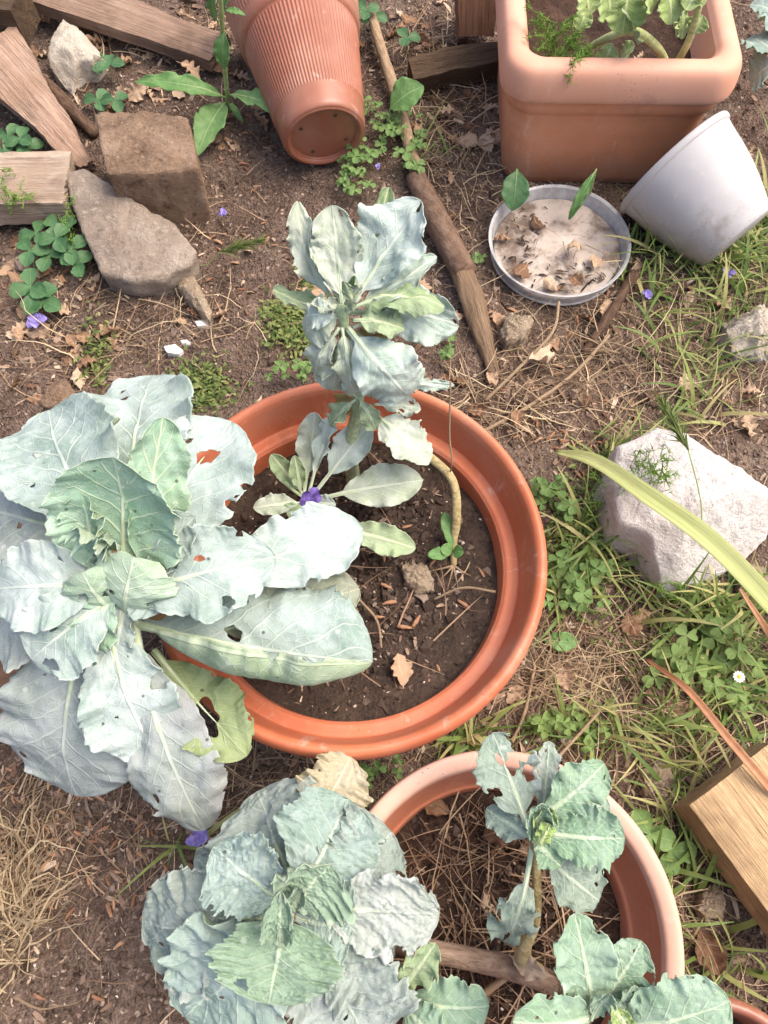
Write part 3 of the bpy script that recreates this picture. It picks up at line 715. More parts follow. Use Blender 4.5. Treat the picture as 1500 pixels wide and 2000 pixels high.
rock('quartz_rock', [(1290, 822), (1345, 835), (1400, 880), (1470, 925), (1535, 945), (1540, 1010), (1490, 1055), (1420, 1095), (1335, 1120), (1270, 1040), (1215, 1020), (1200, 930), (1215, 860)], .12, M['white'],
     'large angular white rock in the grass', 'rock', tilt=(.08, -.12), dome=.22, amp=.0045, seed=29, fl=1.06, sharp=.25, n=120, rings=30, facets=7)
rock('sliver_stone', [(355, 532), (380, 540), (395, 570), (412, 605), (408, 626), (390, 610), (362, 580), (346, 560)], .03, M['tan'], 'thin pale stone sliver on bare soil beside the slab', 'stone', dome=.35, amp=.004, seed=4)
rock('small_stone', [(995, 600), (1030, 605), (1042, 625), (1020, 660), (990, 665), (978, 645)], .045, M['tan'], 'small tan stone between the split branch and the saucer', 'stone', dome=.35, amp=.006, seed=14, facets=5)
zs1, zs2 = p1['zs'], p2['zs']
rock('pot_stone', [(795, 1090), (820, 1086), (845, 1125), (848, 1150), (815, 1156), (795, 1140), (785, 1110)], zs1 + .02, M['tan'], 'tan stone lying on the dark soil inside the orange pot', 'stone', dome=.3, amp=.004, seed=15, depth=.045, facets=5)
rock('grass_stone', [(1430, 605), (1500, 590), (1540, 620), (1530, 680), (1450, 680), (1425, 640)], .05, M['cream'], 'pale buff stone half hidden in the grass above the white rock', 'stone', dome=.3, amp=.008, seed=17, facets=5)
rock('edge_stone', [(1445, 1112), (1470, 1100), (1500, 1110), (1500, 1150), (1460, 1155)], .035, M['tan'], 'small brown stone tucked under the white rock', 'stone', dome=.35, amp=.005, seed=18, facets=5)
rock('grey_cobble', [(1375, 1745), (1400, 1728), (1420, 1760), (1410, 1790), (1380, 1800), (1366, 1775)], .03, M['tan'], 'grey tan stone on the ground beside the sawn lumber', 'stone', dome=.35, amp=.005, seed=21, facets=5)
rock('buff_stone', [(1255, 1505), (1300, 1480), (1320, 1520), (1300, 1555), (1262, 1552)], .02, M['tan'], 'flat buff stone in the grass between pale pot and lumber', 'stone', dome=.2, amp=.006, seed=22)
rock('soil_stone', [(85, 755), (130, 740), (150, 775), (110, 800), (78, 790)], .012, M['brick'], 'low brown stone sunk in the soil behind the big blue cabbage', 'stone', dome=.25, amp=.004, seed=23)
for i, (x, y, r, l) in enumerate([(395, 632, 16, 'white shell-like chip on bare soil beside the stone sliver'), (338, 682, 20, 'white curved chip lying on the soil below the slab'), (362, 668, 10, 'small upright white chip near the curved chip'), (1108, 1448, 14, 'pale chip on the ground behind the pale pot')]):
    rock('white_chip', [(x - r, y - r * .3), (x + r * .2, y - r * .5), (x + r, y + r * .1), (x + r * .5, y + r * .5), (x - r * .6, y + r * .3)], .012, M['shell'], l, 'chip', dome=.2, amp=.002, seed=30 + i, n=24, rings=4)

# ================================================================== WOOD
plank('weathered_board', P(70, -25, .06), P(432, 104, .05), .092, .032, M['wood_grey'], 'weathered grey board lying behind the brown ribbed pot', 'board', roll=.08, seed=3, taper=(1.25, .85), chew=.012, rag=.006, nx=60, ny=14)
plank('split_wood', P(-30, 95, .085), P(178, 330, .05), .12, .03, M['wood_tan'], 'tapering split wood piece with a splintered tip beside the block', 'wood', roll=.1, seed=4, taper=(1.35, .22), rag=.013, chew=.04, nx=70, ny=16)
plank('pale_log', P(-90, 372, .06), P(143, 368, .055), .135, .06, M['wood_pale'], 'pale split log lying beside the grey slab', 'log', seed=6, rag=.011, chew=.015, nx=60, ny=16)
plank('sawn_lumber', P(1408, 1512, .07), P(1640, 1812, .07), .165, .075, M['wood_yel'], 'thick sawn yellow lumber beam lying in the grass', 'lumber', seed=9, rag=.0015, chew=.003)
plank('dark_log', P(798, 150, .04), P(1000, 108, .05), .055, .05, M['wood_dark'], 'dark cracked log behind the orange planter', 'log', roll=.2, seed=12, rag=.011, chew=.03, nx=60, ny=14)
plank('dark_stump', P(925, 70, .03), P(930, -60, .14), .09, .08, M['wood_br'], 'dark brown stump between ribbed pot and peach planter', 'stump', seed=13, rag=.008, chew=.01)
plank('corner_timber', P(-60, 20, .10), P(52, 30, .10), .10, .09, M['wood_dark'], 'dark timber end above the tapering split wood', 'timber', seed=14, rag=.005, chew=.006)
plank('brown_board', P(-70, 1370, .03), P(80, 1322, .03), .09, .03, M['wood_br'], 'brown board end under the big blue cabbage leaves', 'board', seed=15, rag=.003)
tube('dark_stick', [P(70, 145, .05), P(110, 185, .04), P(185, 262, .02)], [.012, .017, .012], M['barkdark'], seed=3, rough=.25, k=14)
tag(bpy.context.scene.objects['dark_stick'], 'dark bark stick between split wood and clover leaves', 'stick')
br = thing('split_branch', 'thick brown branch with a bare split end beside the tall sprouted cabbage', 'branch', P(900, 520, 0))
tube('bark_section', [P(812, 345, .03), P(850, 425, .032), P(908, 534, .03)], [.022, .027, .026], M['bark'], br, n=40, k=22, seed=5, rough=.14)
tube('bare_wood', [P(896, 512, .028), P(930, 610, .024), P(968, 738, .008)], [.022, .023, .012], M['bare'], br, n=40, k=22, seed=6, rough=.28, flat=.8)
for nm, pts, rad_, mt, lab in [
    ('thin_branch', [P(722, 20, .05), P(752, 120, .03), P(780, 210, .03), P(815, 345, .02)], [.011, .013, .014], 'barkpale', 'thin pale branch beside the brown ribbed pot'),
    ('grey_twig', [P(1140, 690, .01), P(1190, 615, .02), P(1240, 535, .02)], [.008, .010, .011], 'barkdark', 'grey twig on the soil below the clear saucer')]:
    tag(tube(nm, pts, rad_, M[mt], n=30, k=12, seed=8, rough=.2), lab, 'branch')
for pts, r_, lab in [
    ([P(948, 782, .01), P(1010, 722, .03), P(1078, 650, .05), P(1092, 590, .05)], .0035, 'arched dry stem reaching up to the clear saucer'),
    ([P(930, 850, .01), P(1030, 795, .02), P(1120, 730, .02), P(1190, 655, .03)], .004, 'long straight dry stem on the soil behind the orange pot'),
    ([P(1010, 1700, .02), P(1020, 1570, .05), P(1170, 1390, .06)], .003, 'long straw stalk leaning in the grass behind the pale pot'),
    ([P(1000, 1450, .02), P(1025, 1390, .03), P(1045, 1300, .03)], .003, 'upright dry stalk beside the orange pot rim'),
    ([P(880, 745, .45), P(878, 850, .38), P(882, 905, .345), P(870, 960, .26)], .0013, 'thin red-brown stem hanging over the orange pot rim'),
    ([P(968, 1156, zs1 + .03), P(905, 1148, zs1 + .03), P(848, 1170, zs1 + .015)], .002, 'dry curved twig on the soil beside the pot stone'),
    ([P(690, 1160, zs1 + .01), P(735, 1210, zs1 + .015), P(745, 1265, zs1 + .01)], .002, 'dry bent twig lying on the dark pot soil'),
    ([P(940, 1945, zs2 + .02), P(985, 1910, zs2 + .03), P(1010, 1890, zs2 + .04)], .005, 'short broken twig under the lying stem in the pale pot')]:
    tag(tube('dry_twig', pts, [r_, r_ * .8], M['barkpale'], n=20, k=7, seed=4, rough=.1), lab, 'stem')
# ================================================================== BIG BLUE CABBAGE
cab = thing('cabbage', 'large powdery blue-green cabbage with a split heart overhanging the orange pot', 'cabbage', P(330, 1180, zs1))
tube('stem', [P(470, 1180, zs1 - .02), P(380, 1190, .27), P(290, 1180, .37), P(225, 1110, .475)], [.017, .018, .02, .016], M['stemknot'], cab, n=30, k=12, rough=.12)
big = dict(nu=66, nv=41, bites=4)
BC = [  # base, tip, width, material, (z base, z tip), options
 ((225, 1060), (-60, 985), 250, 'c_grey', (.42, .37), dict(bend=.10, cup=.4, ruf=.05, holes=[(.72, .45, .05, .09)], rh=2)),
 ((200, 1150), (-40, 1215), 210, 'c_grey', (.41, .36), dict(bend=.10, cup=.4, ruf=.05)),
 ((250, 1030), (300, 722), 235, 'c_blue', (.42, .39), dict(bend=.12, cup=.35, ruf=.05, droop=.05, rh=2, holes=[(.78, -.66, .02, .06)])),
 ((205, 1060), (88, 795), 262, 'c_blue', (.445, .43), dict(bend=.10, cup=.5, ruf=.045, droop=.04, rh=2, holes=[(.62, -.25, .02, .055)])),
 ((255, 1150), (450, 822), 235, 'c_blue', (.43, .42), dict(bend=.10, cup=.35, ruf=.035, b=.55, holes=[(.74, .06, .055, .16), (.78, -.42, .022, .07)], rh=1)),
 ((400, 1240), (702, 1150), 150, 'c_olive', (.385, .36), dict(bend=.06, cup=.5, ruf=.05)),
 ((180, 1210), (150, 1555), 300, 'c_grey', (.40, .27), dict(bend=.16, cup=-.3, ruf=.05, a=1.0, b=.55, side=.03, rh=3)),
 ((300, 1270), (482, 1476), 150, 'c_yel', (.36, .342), dict(bend=.05, cup=.4, ruf=.07, holes=[(.62, .1, .12, .34)])),
 ((260, 1210), (400, 1622), 178, 'c_grey', (.405, .27), dict(bend=.14, cup=-.3, ruf=.03, a=1.25, rh=2)),
 ((205, 1190), (308, 1482), 190, 'c_light', (.425, .34), dict(bend=.14, cup=.25, ruf=.05, a=1.25, rh=3, holes=[(.50, -.75, .05, .22)])),
 ((250, 1215), (728, 1292), 330, 'c_blue', (.40, .40), dict(bend=.05, cup=1.15, asym=1.95, ruf=.03, a=1.2, roll=0, side=.02, nv=61, bites=9, lob=.16, serr=.06, rh=1, holes=[(.44, -.15, .035, .10)])),
 ((330, 1165), (708, 1032), 155, 'c_light', (.40, .40), dict(bend=.10, cup=.3, ruf=.04, a=1.3, pet=.3)),
 ((240, 1165), (535, 1085), 190, 'c_blue', (.45, .455), dict(bend=.10, cup=.6, ruf=.06, droop=.10, a=1.2, pet=.05, rh=2, holes=[(.66, .75, .04, .15), (.55, -.3, .03, .08)])),
 # inner ring
 ((235, 1140), (-25, 1150), 180, 'c_light', (.455, .46), dict(bend=.10, cup=.45, ruf=.05, rh=2, droop=.1)),
 ((235, 1160), (62, 1288), 175, 'c_light', (.45, .43), dict(bend=.13, cup=.35, ruf=.05, holes=[(.66, .35, .05, .2), (.86, -.5, .05, .25)], rh=1)),
 ((228, 1140), (165, 1300), 90, 'c_green', (.46, .42), dict(bend=.10, cup=.5, ruf=.08, holes=[(.6, .6, .1, .4), (.8, -.8, .06, .5)], rh=2)),
 ((250, 1150), (225, 1310), 75, 'c_light', (.45, .40), dict(bend=.08, cup=.7, ruf=.08)),
 ((270, 1130), (380, 1010), 120, 'c_blue', (.455, .50), dict(bend=.05, cup=.8, ruf=.07, bites=5)),
 ((265, 1140), (325, 1185), 115, 'c_blue', (.45, .45), dict(bend=.16, cup=.6, ruf=.05)),
 ((285, 1150), (318, 815), 150, 'c_green', (.45, .55), dict(bend=-.05, cup=.9, ruf=.05, roll=-.75, a=1.15, rh=1)),
 ((195, 1100), (158, 965), 110, 'c_green', (.46, .53), dict(bend=.02, cup=1.0, ruf=.12, roll=.4)),
 ((238, 1135), (222, 894), 300, 'c_green', (.455, .575), dict(bend=-.09, cup=.65, ruf=.045, a=1.0, b=.55, pet=.04, rh=2, ribr=.03)),
 ((215, 1112), (150, 1030), 90, 'c_green', (.465, .545), dict(bend=-.1, cup=1.3, ruf=.14, roll=.5, rh=2)),
 ((248, 1200), (262, 1088), 205, 'c_front', (.435, .51), dict(bend=.16, cup=-.9, ruf=.05, a=.95, roll=-.15, bites=3, holes=[(.4, .55, .05, .10), (.45, -.3, .04, .08)])),
 ((218, 1190), (160, 1118), 150, 'c_front', (.44, .50), dict(bend=.14, cup=-.8, ruf=.07, a=.9, holes=[(.5, .3, .09, .16), (.55, -.35, .09, .16)])),
 ((232, 1105), (198, 1052), 60, 'c_green', (.47, .53), dict(bend=-.15, cup=1.3, ruf=.1)),
]
for i, (b, t_, w, mt, z, o) in enumerate(BC):
    o = dict(o); PL(cab, b, t_, w, mt, z, seed=100 + i, crumple=o.pop('crumple', .035), **{**big, **o})

# ================================================================== SAVOY CABBAGE
sav = thing('savoy_cabbage', 'grey-green savoy cabbage with crinkled leaves leaning out of the pale pot', 'cabbage', P(800, 1850, zs2))
tube('stem', [P(1092, 1925, zs2 - .005), P(985, 1888, zs2 + .035), P(850, 1858, .30), P(700, 1820, .345), P(560, 1780, .385)], [.014, .0135, .012, .012, .010], M['stembr'], sav, n=44, k=14, rough=.12, seed=9)
SV = [
 ((590, 1760), (505, 1545), 250, 'v_grey', (.37, .33), dict(bend=.10, cup=.25, ruf=.05, b=.5)),
 ((600, 1640), (684, 1478), 140, 'v_cream', (.345, .325), dict(bend=.10, cup=.4, ruf=.08, lob=.2, blis=.002)),
 ((600, 1640), (560, 1535), 130, 'v_cream', (.34, .325), dict(bend=.10, cup=.3, ruf=.08, blis=.002)),
 ((560, 1760), (380, 1675), 120, 'v_grey', (.36, .32), dict(bend=.1, cup=.4, ruf=.08)),
 ((560, 1790), (278, 1800), 230, 'v_grey', (.37, .33), dict(bend=.12, cup=.25, ruf=.06, b=.55, holes=[(.82, -.35, .02, .05)])),
 ((600, 1800), (725, 2040), 270, 'v_grey', (.37, .33), dict(bend=.1, cup=.25, ruf=.06, b=.5, holes=[(.7, .1, .02, .05)])),
 ((590, 1780), (755, 1900), 210, 'v_grey', (.375, .35), dict(bend=.1, cup=.3, ruf=.07, b=.5)),
 ((600, 1790), (765, 1625), 210, 'v_grey', (.38, .35), dict(bend=.12, cup=.3, ruf=.07, b=.5, holes=[(.8, .8, .03, .2)])),
 ((580, 1780), (360, 1985), 270, 'v_blue', (.38, .33), dict(bend=.14, cup=.25, ruf=.06, b=.5, holes=[(.66, -.1, .015, .04)])),
 ((600, 1755), (858, 1785), 165, 'v_white', (.385, .375), dict(bend=.10, cup=.3, ruf=.03, b=.5, lob=.14, rf=4, blis=.004, holes=[(.72, .95, .05, .25)])),
 ((580, 1760), (680, 1560), 215, 'v_blue', (.395, .37), dict(bend=.12, cup=.3, ruf=.05, b=.5)),
 ((575, 1790), (690, 1815), 200, 'v_blue', (.39, .385), dict(bend=.10, cup=.35, ruf=.06, b=.5)),
 ((560, 1790), (400, 1790), 120, 'v_blue', (.385, .37), dict(bend=.1, cup=.4, ruf=.08)),
 ((560, 1765), (418, 1655), 185, 'v_blue', (.40, .42), dict(bend=.10, cup=.45, ruf=.06, a=1.2, ribr=.03)),
 ((555, 1770), (645, 1690), 190, 'v_green', (.405, .44), dict(bend=.05, cup=.8, ruf=.09, roll=-.35, ribr=.03)),
 ((560, 1780), (525, 1960), 255, 'v_green', (.41, .42), dict(bend=.12, cup=.35, ruf=.06, a=1.05, b=.5, ribr=.03, holes=[(.85, .6, .06, .12)])),
 ((548, 1850), (548, 1742), 85, 'v_green', (.425, .47), dict(bend=.1, cup=1.4, ruf=.10)),
 ((565, 1790), (590, 1735), 45, 'v_green', (.42, .455), dict(bend=-.1, cup=1.2, ruf=.1)),
]
for i, (b, t_, w, mt, z, o) in enumerate(SV):
    PL(sav, b, t_, w, mt, z, seed=300 + i, **{**dict(nu=80, nv=54, serr=.05, blis=.0045, crumple=.085, lob=.17, rf=8, bites=6), **o})

# ================================================================== TALL SPROUTED CABBAGE
tall = thing('sprouted_cabbage', 'tall pale sprouted cabbage stalk with spoon-shaped leaves at the back of the orange pot', 'cabbage', P(690, 930, zs1))
tube('stem', [P(690, 950, zs1 - .02), P(686, 860, .33), P(700, 780, .40), P(678, 690, .47), P(668, 600, .545)], [.012, .009, .008, .0075, .007], M['stemgreen'], tall, n=34, k=10, rough=.12)
HB = (672, 612)
TS = [
 (HB, (745, 355), 62, 's_green', (.53, .60), dict(bend=-.08, cup=.9, ruf=.07, pet=.2, roll=.6)),
 (HB, (572, 395), 72, 's_pale', (.53, .61), dict(bend=-.08, cup=1.0, ruf=.07, pet=.2, roll=.5, side=-.12)),
 (HB, (612, 440), 55, 's_pale', (.53, .60), dict(bend=-.04, cup=.6, ruf=.05, pet=.2)),
 (HB, (648, 402), 108, 's_pale', (.535, .62), dict(bend=-.06, cup=.5, ruf=.04, pet=.18, holes=[(.93, .55, .04, .14), (.84, -.2, .06, .03)], rh=1, ribr=.03)),
 (HB, (815, 388), 150, 's_blue', (.535, .63), dict(bend=-.05, cup=.45, ruf=.05, pet=.22, a=1.35, holes=[(.97, .25, .05, .14), (.62, -.12, .05, .05)], rh=1, ribr=.03)),
 (HB, (856, 505), 62, 's_blue', (.53, .57), dict(bend=.04, cup=.9, ruf=.07, pet=.22, roll=-.6)),
 (HB, (900, 628), 110, 's_blue', (.51, .50), dict(bend=.10, cup=.4, ruf=.06, pet=.25, rh=1, holes=[(.97, -.2, .04, .2)])),
 (HB, (866, 585), 80, 's_green', (.53, .55), dict(bend=.14, cup=-.8, ruf=.05, pet=.2, roll=.5)),
 (HB, (536, 572), 45, 's_green', (.52, .52), dict(bend=-.05, cup=1.0, ruf=.08, pet=.2, droop=-.1)),
 (HB, (592, 655), 92, 's_pale', (.53, .50), dict(bend=.22, cup=-.5, ruf=.07, pet=.15)),
 ((676, 650), (648, 768), 92, 's_pale', (.49, .42), dict(bend=.10, cup=-.3, ruf=.06, pet=.12, lob=.14)),
 ((676, 640), (775, 705), 52, 's_dry', (.50, .48), dict(bend=.08, cup=.8, ruf=.05, pet=.15)),
 ((680, 640), (806, 775), 140, 's_blue', (.52, .45), dict(bend=.26, cup=-.6, ruf=.07, pet=.12, a=1.3, b=.5, side=.10)),
 ((690, 640), (772, 590), 55, 's_pale', (.52, .55), dict(bend=-.12, cup=.9, ruf=.10, pet=.2)),
 ((672, 600), (610, 590), 40, 's_pale', (.535, .55), dict(bend=-.1, cup=.9, ruf=.12)),
 ((684, 610), (690, 548), 40, 's_green', (.54, .60), dict(bend=-.14, cup=1.4, ruf=.10)),
 ((690, 608), (676, 556), 40, 's_green', (.54, .595), dict(bend=.14, cup=-1.3, ruf=.10)),
 ((678, 612), (700, 560), 36, 's_pale', (.54, .59), dict(bend=.1, cup=-1.2, ruf=.12)),
 ((668, 640), (690, 775), 66, 's_pale', (.52, .45), dict(bend=.12, cup=-.5, ruf=.07, pet=.1)),
 ((662, 640), (612, 740), 70, 's_pale', (.52, .44), dict(bend=.16, cup=-.4, ruf=.08, pet=.12)),
 ((680, 640), (735, 730), 60, 's_pale', (.52, .47), dict(bend=.14, cup=-.5, ruf=.08, pet=.12)),
 ((690, 625), (790, 640), 80, 's_green', (.53, .53), dict(bend=.12, cup=.6, ruf=.09, pet=.15)),
 ((660, 620), (600, 615), 60, 's_blue', (.53, .53), dict(bend=.14, cup=.5, ruf=.10, pet=.1)),
 ((695, 780), (640, 830), 46, 's_green', (.41, .38), dict(bend=.12, cup=.5, ruf=.08, pet=.15)),
 ((700, 775), (735, 840), 44, 's_green', (.41, .38), dict(bend=.12, cup=.5, ruf=.08, pet=.15)),
 ((698, 778), (668, 730), 40, 's_pale', (.41, .44), dict(bend=.05, cup=.8, ruf=.08, pet=.15)),
 ((700, 770), (730, 720), 34, 's_green', (.41, .45), dict(bend=.05, cup=.8, ruf=.08, pet=.15)),
 # side shoots lower on the stalk
 ((702, 778), (772, 742), 42, 's_green', (.41, .44), dict(bend=.08, cup=.6, ruf=.05, pet=.2)),
 ((702, 770), (690, 672), 36, 's_pale', (.41, .48), dict(bend=-.06, cup=.8, ruf=.05, pet=.2)),
 ((706, 770), (745, 688), 30, 's_pale', (.41, .47), dict(bend=.05, cup=.8, ruf=.05, pet=.2)),
 ((710, 765), (886, 748), 30, 's_blue', (.41, .43), dict(bend=.06, cup=.7, ruf=.06, pet=.25)),
 ((730, 790), (822, 795), 44, 's_pale', (.39, .39), dict(bend=.05, cup=.5, ruf=.10, pet=.2, holes=[(.6, .5, .06, .2), (.8, -.4, .05, .2)])),
 ((705, 790), (655, 800), 60, 's_dry', (.39, .37), dict(bend=.1, cup=.9, ruf=.12)),
 ((735, 812), (838, 905), 92, 's_pale', (.38, .36), dict(bend=.08, cup=.4, ruf=.05, pet=.10, a=1.0)),
]
for i, (b, t_, w, mt, z, o) in enumerate(TS):
    PL(tall, b, t_, w, mt, z, seed=500 + i, **{**dict(nu=56, nv=31, serr=.035, crumple=.065, lob=.10, bites=5, rf=2.4, twist=((i * 37) % 17 - 8) / 8 * 1.0), **{**o, 'ruf': o['ruf'] * 1.5, 'droop': o.get('droop', .10)}})

# low sprout in the orange pot
low = thing('cabbage_sprout', 'low cabbage sprout with upright pale leaves in the dark pot soil', 'cabbage', P(600, 985, zs1))
tube('stem', [P(640, 1000, zs1 - .02), P(610, 985, .26), P(600, 970, .28)], [.010, .010, .008], M['stemknot'], low, k=10, rough=.1)
tube('bud_stalk', [P(600, 975, .27), P(570, 955, .285), P(530, 915, .30)], [.003, .0025, .004], M['stemgreen'], low, k=8, rough=.3)
LS = [
 ((592, 975), (615, 805), 66, 's_pale', (.275, .35), dict(bend=-.06, cup=.9, ruf=.06, pet=.3)),
 ((600, 975), (662, 795), 42, 's_blue', (.275, .355), dict(bend=.05, cup=1.0, ruf=.05, pet=.3, roll=.4)),
 ((606, 975), (722, 828), 72, 's_blue', (.275, .35), dict(bend=.04, cup=.4, ruf=.04, pet=.35, a=1.3)),
 ((610, 978), (826, 938), 84, 's_light' if 0 else 's_pale', (.275, .31), dict(bend=.10, cup=.45, ruf=.05, pet=.3, a=1.2)),
 ((600, 982), (495, 992), 44, 's_pale', (.275, .29), dict(bend=.12, cup=.5, ruf=.05, pet=.2)),
 ((598, 985), (572, 1020), 62, 's_green', (.275, .275), dict(bend=.2, cup=.7, ruf=.06)),
 ((596, 970), (530, 888), 44, 's_green', (.275, .32), dict(bend=-.04, cup=.9, ruf=.05, pet=.2)),
 ((590, 970), (575, 890), 34, 's_green', (.275, .33), dict(bend=.04, cup=.8, ruf=.05, pet=.2)),
 ((650, 1030), (812, 1072), 62, 's_green', (.27, .265), dict(bend=.18, cup=.5, ruf=.06, pet=.15)),
 ((612, 985), (655, 985), 40, 's_blue', (.275, .29), dict(bend=.1, cup=.7, ruf=.06)),
]
for i, (b, t_, w, mt, z, o) in enumerate(LS):
    PL(low, b, t_, w, mt, z, seed=600 + i, **{**dict(nu=40, nv=21, serr=.05), **o})
rs_ = thing('bent_stalk', 'bare bent cabbage stalk with roots in the orange pot soil', 'stalk', P(887, 1110, zs1))
tube('stalk', [P(775, 850, .34), P(840, 893, .335), P(884, 940, .31), P(892, 1010, .275), P(886, 1060, .245), P(886, 1115, zs1 - .01)], [.005, .006, .0065, .0065, .0055, .005], M['stemknot'], rs_, n=40, k=12, rough=.16, seed=3)
for k, (dx, dy) in enumerate([(-60, 8), (-35, 30), (38, 18), (10, 45), (-15, 50)]):
    tube('root', [P(886, 1105, zs1 + .012), P(886 + dx * .5, 1108 + dy * .5, zs1 + .014), P(886 + dx, 1110 + dy, zs1 + .002)], [.002, .001, .0006], M['barkpale'], rs_, n=10, k=6, seed=k, rough=.2)
for k, (x, y) in enumerate([(868, 1000), (860, 1070), (905, 1078), (835, 1085)]):
    PL(rs_, (884, 1078), (x, y), 26, 'weed', (zs1 + .02, zs1 + .035), rib=False, nu=14, nv=9, seed=640 + k, pet=.1, bend=.1)

# ================================================================== KALE IN PALE POT
kale = thing('kale_plant', 'young grey-green kale with a chewed leaf and bright heart in the pale pot', 'kale', P(1075, 1905, zs2))
tube('stem', [P(1078, 1915, zs2 - .02), P(1030, 1885, zs2 + .04), P(1022, 1850, zs2 + .07), P(1045, 1800, .32), P(1048, 1700, .37), P(1042, 1610, .43)], [.010, .0105, .0095, .006, .005, .005], M['stemknot'], kale, n=44, k=12, rough=.15, seed=7)
KS = [
 ((1042, 1650), (962, 1432), 128, 'k_grey', (.40, .43), dict(bend=.08, cup=.4, ruf=.07, pet=.3, lob=.14, holes=[(.72, .25, .09, .22), (.83, .7, .10, .3), (.6, .65, .06, .25), (.78, -.1, .05, .1), (.55, -.75, .06, .25)], rh=2)),
 ((1050, 1640), (1072, 1448), 60, 'k_grey', (.40, .41), dict(bend=.08, cup=.4, ruf=.08, pet=.3)),
 ((1048, 1600), (1180, 1492), 98, 'k_green', (.43, .45), dict(bend=.12, cup=.4, ruf=.06, pet=.12, b=.5)),
 ((1052, 1650), (1185, 1560), 110, 'k_grey', (.40, .41), dict(bend=.1, cup=.3, ruf=.07, pet=.2, b=.5)),
 ((1050, 1660), (1170, 1760), 110, 'k_grey', (.38, .36), dict(bend=.12, cup=.3, ruf=.08, pet=.2, b=.5)),
 ((1048, 1625), (1220, 1638), 124, 'k_green', (.425, .43), dict(bend=.10, cup=.45, ruf=.06, pet=.1, b=.5, ribr=.025)),
 ((1042, 1640), (950, 1580), 62, 'k_grey', (.41, .40), dict(bend=.1, cup=.4, ruf=.10, lob=.15)),
 ((1040, 1650), (985, 1840), 100, 'k_grey', (.40, .31), dict(bend=.14, cup=-.3, ruf=.09, pet=.28, lob=.2, holes=[(.9, .1, .12, .14), (.65, .9, .06, .3)])),
 ((1040, 1640), (1095, 1692), 60, 'k_green', (.42, .42), dict(bend=.1, cup=.5, ruf=.08)),
 ((1046, 1660), (1058, 1570), 62, 'k_green', (.43, .48), dict(bend=-.1, cup=1.1, ruf=.09)),
 ((1050, 1650), (1074, 1578), 58, 'k_bright', (.43, .475), dict(bend=-.15, cup=1.2, ruf=.12)),
 ((1044, 1655), (1075, 1610), 46, 'k_bright', (.435, .465), dict(bend=.12, cup=-1.0, ruf=.12)),
]
for i, (b, t_, w, mt, z, o) in enumerate(KS):
    PL(kale, b, t_, w, mt, z, seed=700 + i, **{**dict(nu=60, nv=37, serr=.06, blis=.003, lob=.17, bites=8, rh=3), **o})
kb = thing('leafy_kale', 'rounded green kale leaves rising from the near edge of the pale pot', 'kale', P(1160, 1960, zs2))
tube('stem', [P(1140, 1950, zs2 - .02), P(1155, 1960, .30), P(1160, 1975, .37)], [.010, .009, .007], M['stemknot'], kb, k=10, rough=.1)
for i, (b, t_, w, mt, z, o) in enumerate([
 ((1155, 1975), (1122, 1785), 118, 'k_green', (.37, .43), dict(bend=.10, cup=.4, ruf=.06, pet=.08, b=.5)),
 ((1160, 1965), (1252, 1838), 112, 'k_green', (.37, .41), dict(bend=.10, cup=.4, ruf=.06, pet=.15, b=.5, holes=[(.75, .8, .05, .2), (.45, -.2, .02, .05)])),
 ((1160, 1985), (1002, 1995), 125, 'k_green', (.37, .42), dict(bend=.10, cup=.3, ruf=.05, pet=.08, b=.5)),
 ((1190, 2000), (1425, 1955), 165, 'k_green', (.37, .42), dict(bend=.12, cup=.3, ruf=.05, pet=.12, b=.5)),
 ((1155, 1995), (1195, 1945), 50, 'v_green', (.38, .42), dict(bend=-.1, cup=.9, ruf=.1)),
 ((1190, 1960), (1235, 2020), 45, 'k_bright', (.40, .40), dict(bend=.1, cup=.7, ruf=.05)),
 ((1200, 1990), (1240, 1925), 50, 'v_green', (.37, .41), dict(bend=.1, cup=.6, ruf=.1))]):
    PL(kb, b, t_, w, mt, z, seed=740 + i, **{**dict(nu=54, nv=35, serr=.04, blis=.003, lob=.11, bites=4, rh=2), **o})
kc = thing('kale_seedling', 'pale-stemmed kale shoot between the savoy cabbage and the lying stem', 'kale', P(800, 1960, zs2))
tube('stem', [P(830, 1960, zs2 - .02), P(790, 1975, .28), P(780, 1935, .335)], [.006, .005, .004], M['stemgreen'], kc, k=10)
for i, (b, t_, w, mt, z, o) in enumerate([
 ((780, 1935), (850, 1842), 80, 's_green', (.33, .37), dict(bend=.06, cup=.8, ruf=.12, pet=.12, lob=.12)),
 ((782, 1950), (955, 1965), 120, 'k_green', (.32, .33), dict(bend=.12, cup=.35, ruf=.08, pet=.12, b=.5)),
 ((785, 1960), (860, 2030), 90, 'k_green', (.32, .34), dict(bend=.12, cup=.35, ruf=.08, pet=.12, b=.5)),
 ((780, 1940), (670, 1985), 100, 's_green', (.33, .33), dict(bend=.12, cup=.35, ruf=.08, pet=.12, b=.5)),
 ((775, 1935), (752, 1880), 60, 'v_grey', (.33, .34), dict(bend=.1, cup=.4, ruf=.08, pet=.15))]):
    PL(kc, b, t_, w, mt, z, seed=760 + i, **{**dict(nu=40, nv=27, serr=.05, blis=.003), **o})

